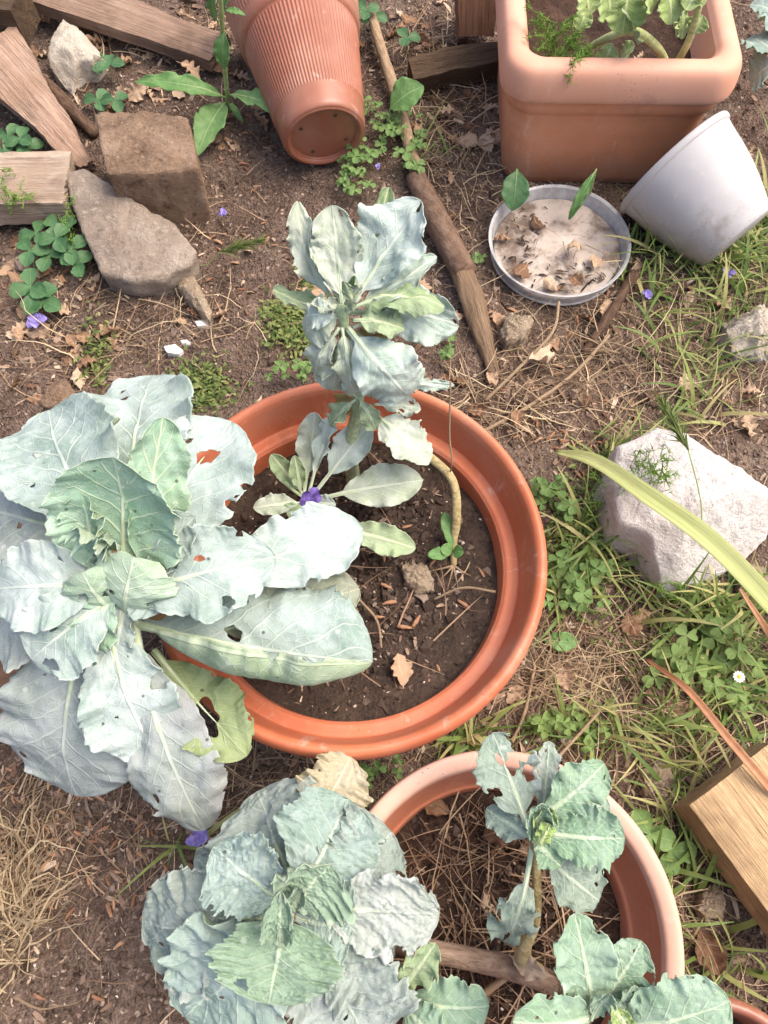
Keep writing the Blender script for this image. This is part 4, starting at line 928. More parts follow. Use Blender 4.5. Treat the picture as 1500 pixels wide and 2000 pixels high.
# ================================================================== PLANTS IN THE PLANTER
pg = thing('planter_greens', 'pale-stemmed leafy green plant growing inside the peach planter', 'plant', (PLC[0], PLC[1] - .08, .21))
tube('stem', [P(1140, 100, .235), P(1190, 72, .30), P(1240, 62, .32), P(1285, 95, .29), P(1305, 135, .22)], [.006, .007, .008, .008, .008], M['stemyel'], pg, n=34, k=12, rough=.14)
tube('stem', [P(1312, 140, .22), P(1345, 80, .32), P(1365, 10, .40), P(1372, -40, .44)], [.007, .0065, .006], M['stemyel'], pg, n=26, k=12, rough=.1)
for i, (b, t_, w, z) in enumerate([((1225, -30), (1215, 66), 85, (.40, .34)), ((1180, -40), (1190, 40), 70, (.42, .36)), ((1300, -40), (1310, 48), 60, (.42, .37)), ((1352, 70), (1372, 30), 42, (.34, .37)),
        ((1330, 0), (1332, 76), 24, (.38, .33)), ((1170, 150), (1195, 85), 46, (.24, .30)), ((1140, -30), (1150, 30), 60, (.36, .32)), ((1255, -30), (1275, 20), 60, (.42, .38)), ((1365, -20), (1340, 20), 50, (.40, .40)), ((1215, 20), (1240, 78), 70, (.38, .31)), ((1150, 10), (1130, 60), 40, (.30, .27)), ((1285, 20), (1320, 70), 50, (.36, .29)), ((1210, 120), (1240, 90), 40, (.24, .28))]):
    PL(pg, b, t_, w, 'pl_leaf', z, seed=800 + i, bend=.10, cup=.5, ruf=.07, nu=30, nv=19, pet=.12)
def feather(name, base, tips, matk, label, cat='plant', seed=1, fan=.02, dens=9):
    rs = np.random.RandomState(seed); V = []; F = []
    def rib(a, b, w):
        a, b = np.asarray(a), np.asarray(b); d = nrm(b - a); s = nrm(np.cross(d, rs.randn(3))) * w; s2 = np.cross(d, s); k = len(V)
        for q in (a + s, a - s * .5 + s2 * .8, a - s * .5 - s2 * .8): V.append(q)
        V.append(b); F.extend([(k, k + 1, k + 3), (k + 1, k + 2, k + 3), (k + 2, k, k + 3)])
    base = np.asarray(base, float)
    for tp in tips:
        tp = np.asarray(tp, float); c = spline([base, base * .45 + tp * .55 + [0, 0, .02], tp], 8)
        for i in range(7): rib(c[i], c[i + 1] + (c[i + 1] - c[i]) * .1, .0013)
        for i in range(2, 8):
            for q in range(2):
                e = c[i] + rs.randn(3) * fan * (1.15 - i * .09); rib(c[i], e, .0010)
                for r in range(dens):
                    m0 = c[i] + (e - c[i]) * rs.uniform(.25, 1); rib(m0, m0 + rs.randn(3) * fan * .42, .0010)
    return tag(mk(name, np.array(V), F, M[matk], None, org=base), label, cat)
m = NT('feathery_green'); M['dill'] = m.finish(m.mix(m.orand(), col('7fa548'), col('98b55e')), .6, None, .3, .3)
feather('dill_plant', P(1120, 150, .215), [P(1110, 75, .31), P(1135, 90, .31), P(1095, 100, .29), P(1150, 105, .30), P(1120, 60, .32), P(1110, 150, .29), P(1140, 130, .28), P(1085, 130, .28), P(1125, 115, .33)], 'dill', 'bright feathery dill inside the peach planter', seed=2, fan=.017)
feather('dill_sprig', P(1085, 120, .215), [P(1035, 40, .32), P(1060, 30, .33), P(1100, 50, .33), P(1040, 70, .31), P(1075, 70, .30), P(1120, 30, .33), P(1050, 100, .29), P(1030, 10, .34)], 'dill', 'darker feathery sprig spilling over the peach planter corner', seed=3, fan=.016, dens=5)
for i, (b, tips, l) in enumerate([
   (P(1190, 1010, .0), [P(1160, 930, .06), P(1210, 960, .07), P(1150, 990, .05), P(1240, 930, .16)], 'feathery weed growing up the left side of the white rock'),
   (P(1280, 960, .10), [P(1250, 880, .18), P(1290, 890, .20), P(1300, 930, .19), P(1240, 900, .18)], 'feathery weed standing in front of the white rock crest'),
   (P(130, 500, .0), [P(120, 440, .06), P(160, 470, .05), P(140, 390, .10)], 'feathery weed among dark leaves beside the slab'),
   (P(20, 420, .06), [P(15, 330, .10), P(30, 380, .10), P(60, 390, .10)], 'feathery sprig over the pale split log'),
   (P(1300, 1120, .0), [P(1260, 1090, .05), P(1330, 1150, .05), P(1290, 1160, .05)], 'feathery weed below the white rock')]):
    feather('feathery_weed', b, tips, 'dill', l, seed=10 + i, fan=.02, dens=6)

# ================================================================== WEEDS WITH SINGLE LEAVES
ww = thing('willow_weed', 'upright weed with long narrow leaves in front of the ribbed pot', 'plant', P(445, 215, 0))
tube('stem', [P(447, 218, 0), P(442, 165, .09), P(436, 90, .22), P(430, -20, .38)], [.005, .005, .004], M['ribgreen'], ww, k=8)
for i, (b, t_, w, z) in enumerate([((440, 190), (262, 160), 38, (.06, .10)), ((448, 185), (606, 255), 40, (.06, .11)), ((440, 200), (385, 305), 60, (.03, .02)), ((438, 60), (438, 135), 36, (.27, .20)), ((430, 50), (415, -40), 26, (.26, .36)), ((438, 30), (455, -30), 28, (.30, .36)),
        ((446, 200), (475, 240), 14, (.03, .02)), ((440, 20), (480, 30), 14, (.30, .30))]):
    PL(ww, b, t_, w, 'weed', z, seed=830 + i, bend=.10, cup=.6, ruf=.03, nu=28, nv=13, pet=.05, a=.85, b=.8, ribmat=M['ribgreen'], ribr=.012)

def trifol(parent, c, size, mat, seed, stalk=True, lobes=3, up=None):
    rs = np.random.RandomState(seed); c = np.asarray(c, float); a0 = rs.uniform(0, 6.28)
    for k in range(lobes):
        a = a0 + k * 6.2832 / lobes + rs.uniform(-.2, .2); d = np.array([math.cos(a), math.sin(a), rs.uniform(-.25, .1)])
        V, F, uv, uv2, *_ = leaf_data(c, c + d * size, size * .85, bend=.08, cup=.5, ruf=.03, nu=10, nv=9, pet=.05, a=1.1, b=.6, seed=seed * 7 + k, serr=.04)
        mk('leaf', V, F, mat, parent, uv=uv)
    if stalk:
        g = c.copy(); g[:2] += rs.uniform(-.015, .015, 2); g[2] = -.005
        tube('stalk', [g, (g + c) / 2 + rs.uniform(-.006, .006, 3), c], [.0014, .001], M['ribgreen'], parent, n=8, k=5)
for nm, l, spots, mt, sz in [
   ('broadleaf_weed', 'dark green three-leaved weed beside the cream stone', [(185, 120, .05), (215, 125, .06), (190, 195, .04), (225, 195, .05)], 'darkleaf', .034),
   ('broadleaf_weed', 'dark green weed between split wood and pale log', [(15, 265, .05), (40, 270, .06), (30, 300, .04), (55, 290, .05), (10, 300, .05)], 'darkleaf', .036),
   ('broadleaf_weed', 'dark green broad-leaved weed growing below the slab', [(70, 455, .05), (110, 465, .06), (140, 485, .05), (60, 490, .05), (150, 515, .04), (115, 440, .06), (95, 500, .04)], 'darkleaf', .038),
   ('broadleaf_weed', 'dark green weed beside the purple flower', [(70, 575, .035), (60, 560, .04), (85, 590, .03)], 'darkleaf', .044),
   ('broadleaf_weed', 'green leafy weed beside the sawn lumber and pale pot', [(1270, 1630, .05), (1310, 1660, .04)], 'clover', .040),
   ('broadleaf_weed', 'leafy seedling between ribbed pot and thin branch', [(795, 75, .05), (715, 20, .07), (730, 30, .05)], 'darkleaf', .034)]:
    p0 = P(*spots[0][:2], 0); t = thing(nm, l, 'weed', (p0[0], p0[1], 0))
    for k, (x, y, z) in enumerate(spots): trifol(t, P(x, y, z), sz, M[mt], int(x * 3 + y))
cp = [0]
def clover_patch(label, blobs, n, sz, mt='clover', zr=(.015, .06), seed=1, grp=None):
    rs = np.random.RandomState(seed); x0, y0 = blobs[0][:2]; p0 = P(x0, y0, 0)
    t = thing('clover_patch', label, 'clover', (p0[0], p0[1], 0), grp)
    V = []; F = []; uv = []
    me = []
    for q in range(3):
        V, F, uv = [], [], []
        for k in range(3):
            a = k * 2.094 + rs.uniform(-.15, .15)
            for (r_, w_) in ((0, 0), (.3, .32), (.62, .5), (.9, .48), (1.0, .25)):
                for sgn_ in (-1, 0, 1):
                    rr = r_ - (.10 if (sgn_ == 0 and r_ == 1.0) else 0); ww_ = w_ * sgn_
                    z_ = abs(ww_) * .45 - .25 * rr * rr + .05 * rs.randn() * r_
                    V.append((rr * math.cos(a) - ww_ * math.sin(a), rr * math.sin(a) + ww_ * math.cos(a), z_)); uv.append((rr, .5 + ww_ * .8))
            b = k * 15; F += [(b + i * 3 + j, b + i * 3 + j + 3, b + i * 3 + j + 4, b + i * 3 + j + 1) for i in range(4) for j in range(2)]
        kk = len(V)
        for i in range(3):
            a = i * 2.094; V += [(.06 * math.cos(a), .06 * math.sin(a), 0)]; uv.append((0, .5))
        V.append((.3, .2, -2.6)); uv.append((0, .5)); F += [(kk, kk + 1, kk + 3), (kk + 1, kk + 2, kk + 3), (kk + 2, kk, kk + 3)]
        me.append(mesh_of('clover_leaf', np.array(V, float), F, M[mt], uv=uv))
    for i in range(n):
        bx, by, rx, ry = blobs[rs.randint(len(blobs))]
        z = rs.uniform(*zr); q = P(bx + rs.uniform(-rx, rx), by + rs.uniform(-ry, ry), z)
        o = link(bpy.data.objects.new('leaf', me[i % 3])); o.parent = t
        s_ = sz * rs.uniform(.7, 1.25); o.scale = (s_, s_, max(s_, z / 2.5)); o.location = tuple(q - ORG[t.name]); o.rotation_euler = (rs.uniform(-.35, .35), rs.uniform(-.35, .35), rs.uniform(0, 6.28))
    return t
clover_patch('bright clover patch in front of the brown ribbed pot', [(700, 330, 30, 45), (745, 270, 60, 40), (790, 250, 40, 40), (690, 300, 25, 35), (730, 220, 30, 25)], 70, .0135, seed=1)
clover_patch('dark clover sprigs beside the thin pale branch', [(810, 315, 18, 20), (800, 330, 20, 16)], 6, .022, seed=2)
clover_patch('clover patch against the right side of the orange pot', [(1100, 1130, 35, 60), (1070, 960, 30, 40), (1150, 1140, 40, 40), (1130, 1040, 50, 60)], 46, .016, seed=3)
clover_patch('pale clover patch in long grass below the white rock', [(1330, 1290, 60, 50), (1410, 1250, 40, 40), (1390, 1310, 60, 40), (1450, 1320, 40, 60)], 30, .017, 'cloverlt', seed=4)
clover_patch('small clover sprigs behind the orange pot rim', [(570, 725, 45, 14), (610, 715, 30, 10)], 12, .012, seed=5)
clover_patch('clover sprigs beside the bare split branch end', [(875, 665, 14, 30), (870, 700, 10, 14), (935, 485, 14, 26)], 8, .012, seed=6)
clover_patch('tiny clover in the gap between both round pots', [(700, 1530, 25, 40), (740, 1490, 40, 20)], 12, .012, seed=7)
clover_patch('light green clover beside the straw behind the pale pot', [(1100, 1400, 40, 25), (1060, 1420, 30, 20), (1160, 1440, 30, 20)], 18, .014, 'cloverlt', seed=8)

# round leaf over the saucer, leaf by the clover, and others
for b, t_, w, z, mt, l in [((1010, 330), (1000, 412), 56, (.10, .05), 'darkleaf', 'round green leaf hanging over the clear saucer edge'), ((760, 215), (828, 168), 62, (.06, .10), 'weed', 'pale green oval leaf above the clover patch'),
        ((1165, 330), (1110, 430), 20, (.12, .04), 'weed', 'slim green blade leaning into the clear saucer'), ((1060, 1250), (1130, 1255), 40, (.02, .02), 'weed', 'fallen mottled green leaf beside the orange pot')]:
    r_ = thing('green_leaf', l, 'leaf', P(b[0], b[1], z[0])); PL(r_, b, t_, w, mt, z, seed=int(w) + 900, bend=.12, cup=.4, ruf=.03, nu=22, nv=13, pet=.06, a=.95, b=.7, ribmat=M['ribgreen'], name='blade', ribr=.012)
    if z[0] > .03:
        b3 = P(b[0], b[1], z[0]); tube('stalk', [b3 + [.004, .012, -b3[2] - .004], b3 + [.006, .008, -b3[2] * .5], b3], [.0018, .0014], M['ribgreen'], r_, n=10, k=6)
bgp = thing('blue_kale_edge', 'blue-green crinkled leaves past the right side of the peach planter', 'kale', P(1490, 150, 0))
tube('stem', [P(1530, 160, 0), P(1520, 120, .12)], [.006, .005], M['stemgreen'], bgp, k=8)
for i, (b, t_, w, z) in enumerate([((1520, 120), (1460, 75), 70, (.12, .10)), ((1520, 120), (1465, 160), 80, (.12, .06)), ((1520, 100), (1500, 20), 70, (.12, .12)), ((1520, 30), (1465, 10), 50, (.2, .2))]):
    PL(bgp, b, t_, w, 'v_blue', z, seed=930 + i, nu=30, nv=21, blis=.002, ruf=.08)

# strap leaves, barley ears
def ribbon(name, pts, wid, mat, label, cat, fold=.35, n=40, org=None):
    C = spline(pts, n); T = np.gradient(C, axis=0); w = np.interp(np.linspace(0, 1, n), np.linspace(0, 1, len(wid)), wid); V = []; uv = []
    for i in range(n):
        d = nrm(T[i]); s = nrm(np.cross(d, [0, -.3, 1])); nn_ = np.cross(s, d)
        for j in range(7):
            v = -1 + j / 3; V.append(C[i] + s * w[i] * v + nn_ * (w[i] * fold * abs(v) - w[i] * .05 * math.cos(v * 9))); uv.append((i / n, (v + 1) / 2))
    o = mk(name, np.array(V), grid_faces(n, 7), mat, uv=uv, org=C[0] if org is None else org)
    md = o.modifiers.new('thickness', 'SOLIDIFY'); md.thickness = .001
    return tag(o, label, cat)
ribbon('strap_leaf', [P(1640, 1330, .0), P(1520, 1195, .15), P(1390, 1060, .21), P(1260, 965, .22), P(1160, 900, .19), P(1085, 882, .16)], [.016, .016, .0155, .014, .011, .003], M['strap'], 'long yellow-green strap leaf arching over the white rock', 'leaf')
ribbon('strap_leaf', [P(1640, 1700, .02), P(1500, 1535, .12), P(1420, 1440, .13), P(1340, 1345, .11), P(1262, 1288, .05)], [.006, .006, .006, .005, .002], M['strapbr'], 'narrow dry brown strap leaf above the sawn lumber', 'leaf')
ribbon('strap_leaf', [P(1560, 1330, .0), P(1500, 1235, .08), P(1445, 1150, .10)], [.007, .006, .002], M['strapbr'], 'short brown strap leaf under the long yellow-green one', 'leaf')
def ear(base, tip, e0, label, seed, mt='grass'):
    rs = np.random.RandomState(seed); t = thing('barley_grass', label, 'grass stalk', base)
    tube('stalk', [base, (np.asarray(base) + e0) / 2 + rs.randn(3) * .006, e0], [.0012, .0012], M['ribgreen'], t, n=12, k=6)
    V = []; F = []; e0 = np.asarray(e0); tip = np.asarray(tip); d = nrm(tip - e0); L = np.linalg.norm(tip - e0)
    for i in range(190):
        f = rs.uniform(0, 1); c = e0 + d * L * f * .8; r = nrm(rs.randn(3) * .45 + d * 1.5); ln = rs.uniform(.02, .045) * (1.1 - .4 * f); s = nrm(np.cross(r, rs.randn(3))) * .0016; k = len(V)
        V += [c - s, c + s, c + r * ln * .35 + s * .6, c + r * ln * .35 - s * .6, c + r * ln]; F += [(k, k + 1, k + 2, k + 3), (k + 3, k + 2, k + 4)]
    mk('ear', np.array(V), F, M['moss'], t); return t
ear(P(1370, 1065, .11), P(1278, 762, .26), P(1345, 880, .23), 'green bristly grass ear standing before the white rock', 1)
ear(P(390, 520, .0), P(525, 465, .08), P(430, 492, .07), 'small green bristly grass ear above bare soil beside the slab', 2)

# purple blossoms, daisy
def blossom(x, y, z, r, mt, label, seed, tiltx=.4):
    rs = np.random.RandomState(seed); c = P(x, y, z); t = thing('purple_blossom', label, 'flower', c); mm = M[mt]
    a0 = rs.uniform(0, 6)
    for k in range(5):
        a = a0 + k * 1.257 + rs.uniform(-.25, .25); d = np.array([math.cos(a), math.sin(a), rs.uniform(-.2, .7)])
        V, F, uv, uv2, *_ = leaf_data(c + [0, 0, .006], c + [0, 0, .006] + d * r * rs.uniform(.7, 1.1), r * .95, bend=.2, cup=.8, ruf=.12, nu=12, nv=9, pet=.05, seed=seed + k)
        mk('petal', V, F, mm, t, uv=uv)
    tube('tube', [c + [0, 0, -.002], c + [0, 0, .008]], [r * .16, r * .22], mm, t, n=4, k=8)
for i, (x, y, z, r, mt, l) in enumerate([(75, 634, .012, .023, 'purple', 'purple blossom on dry leaves under the dark weed'), (1262, 580, .015, .015, 'purple', 'purple blossom in the grass beside the clear saucer'), (1418, 538, .03, .014, 'purple', 'purple blossom in grass below the grey pot'),
      (438, 422, .012, .012, 'purple', 'small purple blossom on bare soil beside the block'), (610, 978, .325, .017, 'dkpurple', 'dark purple withered blossom on the low cabbage sprout'), (392, 1632, .012, .020, 'purple', 'lilac petal under the drooping blue cabbage leaf'), (738, 330, .05, .008, 'purple', 'tiny violet blossom in the clover patch')]):
    blossom(x, y, z, r, mt, l, 40 + i)
dz = P(1443, 1322, .06); dt = thing('daisy', 'tiny white daisy in the long grass below the white rock', 'flower', dz)
for k in range(12):
    a = k * .5236; d = np.array([math.cos(a), math.sin(a), .1]); V, F, uv, uv2, *_ = leaf_data(dz, dz + d * .010, .0045, bend=.05, cup=.3, ruf=0, nu=6, nv=5, pet=.02, seed=k, serr=0); mk('petal', V, F, M['petal_w'], dt, uv=uv)
tube('disc', [dz + [0, 0, -.001], dz + [0, 0, .0025]], [.004, .003], M['yellow'], dt, n=3, k=10)
tube('stalk', [dz + [.005, .004, -.065], dz], [.0008, .0008], M['ribgreen'], dt, n=4, k=5)

# ================================================================== LITTER
RS = np.random.RandomState(5)
def inside(x, y, pad=0.0):
    for p_ in (p1, p2):
        if math.hypot(x - p_['c'][0], y - p_['c'][1]) < p_['R'] * .78 + pad: return True
    if abs(x - PLC[0]) < PW - .05 + pad and abs(y - PLC[1]) < PD - .05 + pad: return True
    if math.hypot(x - s0[0], y - s0[1]) < SR * .95 + pad: return True
    return False
def dry_mesh(seed):
    rs = np.random.RandomState(seed)
    V, F, uv, uv2, *_ = leaf_data((0, 0, 0), (1, 0, 0), rs.uniform(.45, .75), bend=rs.uniform(-.1, .2), droop=rs.uniform(-.2, .2), cup=rs.uniform(.3, 1.3) * rs.choice([-1, 1]), ruf=.12, nu=18, nv=11, pet=.06, petw=.06, a=rs.uniform(.8, 1.25), b=rs.uniform(.55, .95), seed=seed, crumple=.13, lob=rs.uniform(.02, .12), serr=.015, bites=rs.randint(0, 5), side=rs.uniform(-.1, .1), twist=rs.uniform(-1.2, 1.2), up=(0, 0, 1))
    return mesh_of('dry_leaf', V, F, M['dry'], uv=uv)
DRY = [dry_mesh(50 + i) for i in range(16)]; DRYP = []
for me in DRY:
    c = me.copy(); c.materials.clear(); c.materials.append(M['drypale']); DRYP.append(c)
def place_dry(x, y, z, size, label, group, k=None, pale=False, rot=None):
    q = P(x, y, z); i = RS.randint(16) if k is None else k
    o = link(bpy.data.objects.new('dry_leaf', (DRYP if pale else DRY)[i]))
    zz = z if z > .08 else hgt(q[0], q[1]) + RS.uniform(.001, .010) + z
    s = size * RS.uniform(.8, 1.2); o.scale = (s, s, s); o.location = (q[0], q[1], zz)
    o.rotation_euler = (RS.uniform(-.6, .6), RS.uniform(-.5, .5), RS.uniform(0, 6.28) if rot is None else rot)
    tag(o, label, 'leaf', group)
zones = [(200, 60, 230, 70, 36), (330, 170, 130, 90, 28), (420, 60, 60, 60, 8), (60, 620, 90, 90, 18), (140, 720, 120, 70, 14), (100, 530, 100, 60, 10), (880, 230, 70, 100, 26), (840, 60, 90, 50, 18), (930, 350, 60, 80, 8), (1440, 790, 90, 70, 12),
         (1200, 760, 180, 60, 10), (1090, 560, 120, 110, 8), (880, 780, 40, 30, 4), (1180, 1220, 120, 60, 10), (1200, 1350, 200, 60, 9), (1300, 620, 160, 100, 9), (480, 640, 160, 80, 7), (1280, 1760, 90, 120, 8), (720, 60, 30, 80, 5), (470, 260, 60, 60, 6), (900, 680, 60, 80, 5)]
WHERE = ['on the ground around the weathered board and cream stone', 'between the rough block and the willow-leaved weed', 'at the foot of the ribbed pot behind the tall weed', 'around the purple blossom by the dark weed', 'on the soil just behind the big blue cabbage', 'among the dark weeds below the slab', 'between the thin pale branch and the peach planter', 'by the dark log and stump', 'between the split branch and the clear saucer', 'above the white rock at the grass edge', 'on the soil behind the white rock', 'around the clear saucer', 'beside the orange pot rim under the dry twigs', 'between the orange pot and the clover below the white rock', 'in the straw behind the pale pot', 'in the grass below the grey pot', 'on bare soil behind the tall sprouted cabbage', 'between the pale pot and the sawn lumber', 'under the thin pale branch by the ribbed pot', 'on bare soil between block and ribbed pot', 'beside the bare end of the split branch']
for zi, (x, y, rx, ry, n) in enumerate(zones):
    for _ in range(n):
        a, b_ = x + RS.uniform(-rx, rx), y + RS.uniform(-ry, ry); q = P(a, b_, 0)
        if inside(q[0], q[1], .02): continue
        pale = RS.rand() < .42
        place_dry(a, b_, 0, RS.uniform(.028, .06), ('pale tan' if pale else 'brown') + ' fallen leaf ' + WHERE[zi], 'fallen leaves on the ground', pale=pale)
for x, y, z, s, l, pale in [(345, 125, .05, .062, 'yellow-cream oval leaf lying on the end of the grey board', True), (788, 1345, zs1 + .012, .058, 'pale tan dry leaf on the dark soil near the orange pot rim', True), (590, 1350, zs1 + .01, .06, 'crumpled pinkish dry leaf under the long cabbage leaf', True),
      (560, 840, .26, .062, 'brown curled leaf standing against the orange pot ledge', False), (490, 910, zs1 + .015, .06, 'dry curled leaf on soil at the far edge of the orange pot', False), (540, 895, zs1 + .02, .05, 'dry leaf bent under the low cabbage sprout', False), (1090, 700, .012, .07, 'broad pale tattered leaf on soil beside the dry stem', True),
      (1088, 570, .035, .032, 'small tan leaf on the near rim of the saucer', False), (580, 570, .01, .075, 'tan dry leaf on soil beside the tall sprouted cabbage', True), (820, 500, .01, .085, 'large pale leaf behind the tall sprouted cabbage', True), (940, 1635, zs2 + .015, .055, 'brown curled leaf on the pine needles in the pale pot', False),
      (995, 1865, zs2 + .05, .05, 'pale tan leaf resting on the lying stem in the pale pot', True), (885, 1590, zs2 + .015, .05, 'grey-brown leaf at the far side of the pale pot', False), (945, 1740, zs2 + .012, .06, 'shrivelled leaf lying in the middle of the pale pot', False), (1010, 800, .01, .06, 'translucent brown leaf behind the orange pot rim', False),
      (1250, 105, .225, .06, 'crumpled pinkish dry leaf on soil inside the peach planter', True), (1120, 470, .03, .05, 'wet brown leaf in the clear saucer', False), (1030, 520, .028, .06, 'dark wet leaf at the left of the saucer silt', False), (1160, 530, .028, .04, 'dark wet leaf at the near side of the saucer silt', False), (1000, 470, .026, .05, 'dark wet leaf stuck to the left wall of the saucer', False), (1060, 560, .026, .055, 'dark wet leaf under the small tan rim leaf', False), (1040, 420, .026, .05, 'dark wet leaf beneath the round green leaf in the saucer', False), (1110, 545, .026, .05, 'folded wet leaf beside the silt at the near rim', False)]:
    place_dry(x, y, z, s, l, None, pale=pale)
# catkin pieces lying singly on the dark pot soil
def catkin_mesh(seed):
    rs = np.random.RandomState(seed); V, F, UV = tube_data([(-.5, 0, 0), (0, rs.uniform(-.1, .15), .05), (.5, 0, 0)], [.06, .13, .15, .11], n=9, k=7, seed=seed, rough=.5)
    return mesh_of('catkin', V, F, M['catkin'])
CK = [catkin_mesh(i) for i in range(3)]
for k, (x, y) in enumerate([(795, 1028), (750, 1085), (755, 1145), (760, 1178), (790, 1225), (813, 1213), (845, 1100), (855, 1303), (838, 1330), (845, 1340), (940, 1118), (740, 1205), (668, 1240), (905, 1180)]):
    q = P(x, y, zs1 + .008); o = link(bpy.data.objects.new('catkin', CK[k % 3])); s = RS.uniform(.014, .022); o.scale = (s, s, s); o.location = tuple(q); o.rotation_euler = (0, 0, RS.uniform(0, 6.28))
    tag(o, 'small orange-brown catkin on the dark soil of the orange pot', 'catkin', 'catkins on the pot soil')
q = P(227, 1080, .50); o = link(bpy.data.objects.new('catkin', CK[1])); o.scale = (.014, .018, .03); o.location = tuple(q); tag(o, 'red-brown bud bit caught in the heart of the blue cabbage', 'catkin')

# joined ground litter -------------------------------------------------
def scatter(name, tv, tf, pos, rot, scl, mat, label, cat, parent=None, smooth=True):
    tv = np.asarray(tv, float); n = len(pos); k = len(tv)
    cx, sx = np.cos(rot[:, 0]), np.sin(rot[:, 0]); cy, sy = np.cos(rot[:, 1]), np.sin(rot[:, 1]); cz, sz = np.cos(rot[:, 2]), np.sin(rot[:, 2])
    Rm = np.zeros((n, 3, 3))
    Rm[:, 0, 0] = cz * cy; Rm[:, 0, 1] = cz * sy * sx - sz * cx; Rm[:, 0, 2] = cz * sy * cx + sz * sx
    Rm[:, 1, 0] = sz * cy; Rm[:, 1, 1] = sz * sy * sx + cz * cx; Rm[:, 1, 2] = sz * sy * cx - cz * sx
    Rm[:, 2, 0] = -sy; Rm[:, 2, 1] = cy * sx; Rm[:, 2, 2] = cy * cx
    tvs = tv[None] if tv.ndim == 2 else tv[np.arange(n) % len(tv)]
    k = tvs.shape[1]
    V = np.einsum('nij,nkj->nki', Rm, tvs * scl[:, None, :]) + pos[:, None, :]
    F = (np.asarray(tf)[None] + (np.arange(n) * k)[:, None, None]).reshape(-1, len(tf[0]))
    o = mk(name, V.reshape(-1, 3), F, mat, parent, smooth=smooth, org=(0, 0, 0) if parent is None else None)
    return tag(o, label, cat if parent is None else None, kind='stuff')
ico = bmesh.new(); bmesh.ops.create_icosphere(ico, subdivisions=1, radius=1); IV = np.array([v.co[:] for v in ico.verts]); IF = [tuple(v.index for v in f.verts) for f in ico.faces]; ico.free()
IVS = np.stack([IV * (1 + .35 * np.random.RandomState(i).randn(len(IV), 1)) for i in range(8)])
def ribbon_tpl(n, curve, wave, seed, w=1.0):
    """unit blade along x, few segments, curving up by curve"""
    rs = np.random.RandomState(seed); V = []
    for i in range(n):
        f = i / (n - 1); y = wave * math.sin(f * 3.2 + rs.uniform(0, .4)) * rs.uniform(.7, 1); z = curve * math.sin(f * math.pi * .8) + 0
        ww_ = w * (1 - .85 * f ** 1.5)
        V += [(f, y - ww_, z), (f, y + ww_, z)]
    return V
def rib_faces(n): return [(2 * i, 2 * i + 2, 2 * i + 3, 2 * i + 1) for i in range(n - 1)]
def gpts(n, zones=None, skip=True, z0=0.0):
    out = []
    while len(out) < n:
        if zones is None: q = P(RS.uniform(-60, 1560), RS.uniform(-60, 2060), 0); x, y = q[0], q[1]
        else:
            zw = np.array([z[4] for z in zones], float); zx, zy, rx, ry, w_ = zones[RS.choice(len(zones), p=zw / zw.sum())]
            q = P(zx + RS.randn() * rx * .6, zy + RS.randn() * ry * .6, 0); x, y = q[0], q[1]
        if skip and inside(x, y): continue
        out.append((x, y, hgt(x, y) + z0))
    return np.array(out)
def setz(zs_): return zs_
n = 16000; p_ = gpts(n); s_ = np.exp(RS.randn(n) * .5) * .0026
scatter('soil_crumbs', IVS, IF, p_, RS.rand(n, 3) * 6, np.stack([s_ * RS.uniform(.8, 1.4, n), s_, s_ * RS.uniform(.5, .9, n)], 1), M['clod'], 'loose crumbs of brown garden soil', 'soil', smooth=False)
n = 900; p_ = gpts(n); s_ = np.exp(RS.randn(n) * .45) * .0017
scatter('pale_grit', IVS, IF, p_, RS.rand(n, 3) * 6, np.stack([s_, s_ * .9, s_ * .7], 1), M['grit'], 'scattered pale grit on the soil', 'grit', smooth=False)
LZ = setz([(150, 1650, 220, 140, 3), (130, 700, 160, 120, 3), (300, 150, 260, 120, 3), (860, 250, 100, 200, 3), (1150, 650, 260, 160, 3), (1200, 1330, 220, 140, 3), (1000, 800, 200, 60, 2), (1250, 1750, 150, 180, 1.5), (560, 600, 240, 120, 1), (1300, 750, 200, 120, 2), (600, 1540, 200, 60, 1.5), (300, 1560, 200, 100, 1.5), (850, 80, 120, 100, 3), (420, 60, 100, 60, 2)])
n = 6500; p_ = np.vstack([gpts(n // 2, LZ, z0=.002), gpts(n - n // 2, z0=.002)]); s_ = np.exp(RS.randn(n) * .55) * .0048
CV = np.array([[(-1, -.4, 0), (0, -.55, .12), (1, -.2, 0), (1, .25, .1), (0, .5, .25), (-1, .3, .1)]]) ; CF = [(0, 1, 4, 5), (1, 2, 3, 4)]
scatter('litter_chips', CV, CF, p_, np.stack([RS.randn(n) * .5, RS.randn(n) * .4, RS.rand(n) * 6.28], 1), np.stack([s_, s_ * RS.uniform(.3, .8, n), s_], 1), M['chip'], 'small brown bark and leaf litter chips', 'litter', smooth=False)
CZ = setz([(230, 1600, 200, 120, 3), (60, 1650, 120, 200, 2), (330, 1750, 100, 120, 1), (1080, 650, 150, 150, 2), (1100, 850, 120, 60, 2), (450, 500, 120, 120, 1), (480, 330, 100, 80, 1)])
n = 190; p_ = gpts(n, CZ, z0=.003); CKV = np.array([v.co[:] for v in CK[0].vertices]); CKF = [tuple(f.vertices) for f in CK[0].polygons if len(f.vertices) == 4]; s_ = RS.uniform(.010, .022, n)
scatter('catkin_litter', CKV, CKF, p_, np.stack([RS.randn(n) * .2, RS.randn(n) * .3, RS.rand(n) * 6.28], 1), np.stack([s_] * 3, 1), M['catkin'], 'fallen orange-brown catkins scattered on the soil', 'litter')
NTV = np.array([ribbon_tpl(7, .04 + .04 * (i % 3), .10 * ((i % 5) - 2) / 2, i, .012) for i in range(10)])
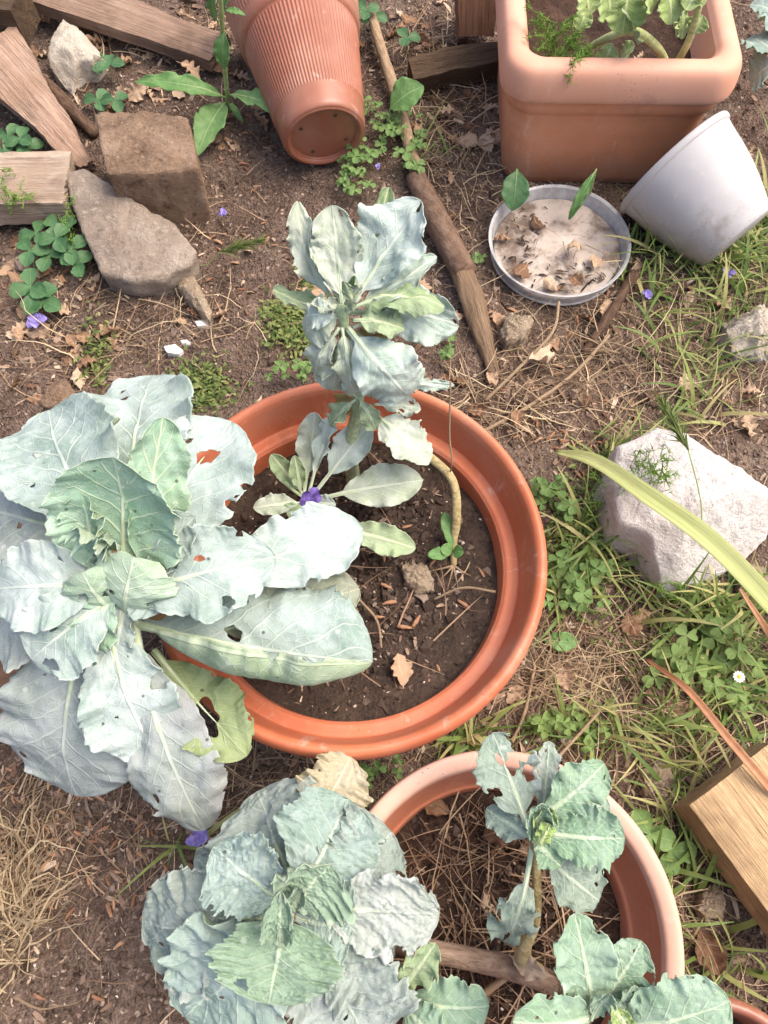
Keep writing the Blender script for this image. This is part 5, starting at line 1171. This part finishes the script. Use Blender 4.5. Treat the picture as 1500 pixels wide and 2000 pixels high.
n = 2600; p_ = np.vstack([gpts(n // 2, LZ, z0=.003), gpts(n - n // 2, z0=.003)]); s_ = RS.uniform(.035, .11, n)
scatter('pine_needles', NTV, rib_faces(7), p_, np.stack([RS.rand(n) * 1.5, RS.randn(n) * .12, RS.rand(n) * 6.28], 1), np.stack([s_] * 3, 1), M['needle'], 'dry brown pine needles scattered over the soil', 'pine needles')
STV = np.array([ribbon_tpl(10, .06 + .05 * (i % 3), .22 * ((i % 5) - 2) / 2, 30 + i, .010) for i in range(10)])
SZ = setz([(1200, 1330, 220, 120, 4), (1150, 640, 260, 160, 3), (1330, 720, 200, 140, 3), (1250, 1720, 120, 220, 3), (1400, 1400, 120, 150, 2), (980, 800, 140, 60, 2), (880, 280, 80, 160, 2), (280, 660, 200, 60, 1.5), (1080, 1260, 60, 100, 2), (600, 1520, 250, 40, 1.5)])
n = 2700; p_ = gpts(n, SZ, z0=.004); s_ = RS.uniform(.04, .15, n)
scatter('dry_straw', STV, rib_faces(10), p_, np.stack([RS.rand(n) * 2, RS.randn(n) * .15, RS.rand(n) * 6.28], 1), np.stack([s_] * 3, 1), M['straw'], 'tangled dry straw stems over the ground', 'straw')
# tuft of dead curly grass
n = 420; c = P(25, 1760, 0); p_ = np.stack([c[0] + RS.randn(n) * .022, c[1] + RS.randn(n) * .065, RS.uniform(.002, .03, n)], 1); s_ = RS.uniform(.05, .12, n)
scatter('dead_grass_tuft', STV, rib_faces(10), p_, np.stack([RS.rand(n) * 3, RS.randn(n) * .3, 1.57 + RS.randn(n) * .9], 1), np.stack([s_, s_ * 1.6, s_], 1), M['straw'], 'tuft of dead curly straw-coloured grass on bare soil', 'grass')
# living grass
GTV = np.array([ribbon_tpl(8, 0, 0, i, .014 + .009 * (i % 3)) for i in range(9)])
for i in range(9):
    f = np.repeat(np.linspace(0, 1, 8), 2); b_ = .5 + .12 * i
    GTV[i, :, 0] = np.sin(f * b_) / b_; GTV[i, :, 2] = -(1 - np.cos(f * b_)) / b_; GTV[i, :, 1] += .06 * ((i % 3) - 1) * f
GZ = setz([(1330, 520, 120, 60, 3), (1430, 500, 80, 60, 3), (1400, 640, 120, 80, 3), (1260, 500, 50, 50, 1.2), (1420, 1230, 90, 90, 5), (1350, 1180, 120, 60, 3), (1180, 1050, 60, 100, 2), (1110, 1120, 40, 80, 1.2), (1280, 1420, 120, 80, 2), (1430, 1380, 80, 80, 3), (1330, 1560, 50, 80, 1.5), (1290, 1700, 60, 120, 1.5), (1390, 1860, 80, 60, 1), (1200, 880, 60, 60, 1), (900, 1445, 50, 25, .8), (1480, 430, 50, 60, 2), (830, 290, 30, 40, .4), (360, 1640, 40, 20, .25), (1150, 1430, 100, 40, 1), (1360, 780, 80, 60, 1), (60, 440, 60, 40, .2)])
n = 1350; p_ = gpts(n, GZ, z0=-.002); s_ = RS.uniform(.04, .15, n)
scatter('grass', GTV, rib_faces(8), p_, np.stack([RS.randn(n) * .4, -RS.uniform(.35, 1.35, n), RS.rand(n) * 6.28], 1), np.stack([s_, s_ * 1.1, s_], 1), M['grass'], 'thin green grass growing around the rock and pots', 'grass')
MZ = setz([(390, 755, 50, 40, 2), (570, 640, 50, 50, 2.5), (190, 690, 30, 60, .8), (620, 600, 40, 40, 1), (1150, 1090, 80, 100, 2), (1100, 1050, 40, 90, 1), (1250, 1030, 50, 60, 1), (1350, 1280, 120, 60, 1), (1110, 1420, 80, 30, 1), (1200, 930, 40, 50, .8)])
n = 4200; p_ = gpts(n, MZ, z0=.001); p_[:, 2] += RS.uniform(0, .016, n); s_ = RS.uniform(.003, .0075, n)
scatter('ground_cover', CV, CF, p_, np.stack([RS.randn(n) * .5, RS.randn(n) * .5, RS.rand(n) * 6.28], 1), np.stack([s_, s_ * .9, s_], 1), M['moss'], 'low mossy green seedlings on the soil', 'ground cover', smooth=False)

# crumbs and needles in the pots (parts of each pot)
for pp, mt, nc, nn_, ng in ((p1, 'pclod', 3200, 70, 120), (p2, 'pclod', 1500, 420, 30)):
    def inpot(n, f=.78):
        r = np.sqrt(RS.rand(n)) * pp['R'] * f; a = RS.rand(n) * 6.283; x, y = pp['c'][0] + r * np.cos(a), pp['c'][1] + r * np.sin(a)
        z = np.array([pp['zs'] + .010 * mnoise.noise(Vector((u, v, pp['seed'])) * 9) + .006 * mnoise.noise(Vector((u, v, pp['seed'])) * 34) for u, v in zip(x, y)]); return np.stack([x, y, z + .002], 1)
    s_ = np.exp(RS.randn(nc) * .5) * .0024
    scatter('soil_crumbs', IVS, IF, inpot(nc), RS.rand(nc, 3) * 6, np.stack([s_, s_, s_ * .7], 1), M[mt], None, None, pp['t'], False)
    s_ = RS.uniform(.04, .11, nn_)
    scatter('pine_needles', NTV, rib_faces(7), inpot(nn_, .68) + [0, 0, .006], np.stack([RS.rand(nn_) * 1.5, RS.randn(nn_) * .12, RS.rand(nn_) * 6.28], 1), np.stack([s_] * 3, 1), M['needle'], None, None, pp['t'])
    s_ = np.exp(RS.randn(ng) * .4) * .0015
    scatter('pale_grit', IVS, IF, inpot(ng) + [0, 0, .002], RS.rand(ng, 3) * 6, np.stack([s_, s_, s_], 1), M['grit'], None, None, pp['t'], False)
    n = 150; s_ = RS.uniform(.003, .008, n)
    scatter('litter_chips', CV, CF, inpot(n) + [0, 0, .003], np.stack([RS.randn(n) * .4, RS.randn(n) * .4, RS.rand(n) * 6.28], 1), np.stack([s_, s_ * RS.uniform(.3, .8, n), s_], 1), M['chip'], None, None, pp['t'], False)

n = 90; r_ = np.sqrt(RS.uniform(.15, 1, n)) * SR * .82; a_ = RS.uniform(1.6, 5.6, n); s_ = RS.uniform(.003, .009, n)
scatter('debris', CV, CF, np.stack([s0[0] + r_ * np.cos(a_), s0[1] + r_ * np.sin(a_), np.full(n, .021)], 1), np.stack([RS.randn(n) * .3, RS.randn(n) * .3, RS.rand(n) * 6.28], 1), np.stack([s_, s_ * .6, s_], 1), M['pclod'], None, None, sct, False)
n = 26; r_ = np.sqrt(RS.rand(n)) * SR * .55; a_ = RS.rand(n) * 6.28; s_ = RS.uniform(.03, .08, n)
scatter('needles', NTV, rib_faces(7), np.stack([s0[0] + r_ * np.cos(a_), s0[1] + r_ * np.sin(a_), np.full(n, .024)], 1), np.stack([RS.rand(n), RS.randn(n) * .08, RS.rand(n) * 6.28], 1), np.stack([s_] * 3, 1), M['needle'], None, None, sct)
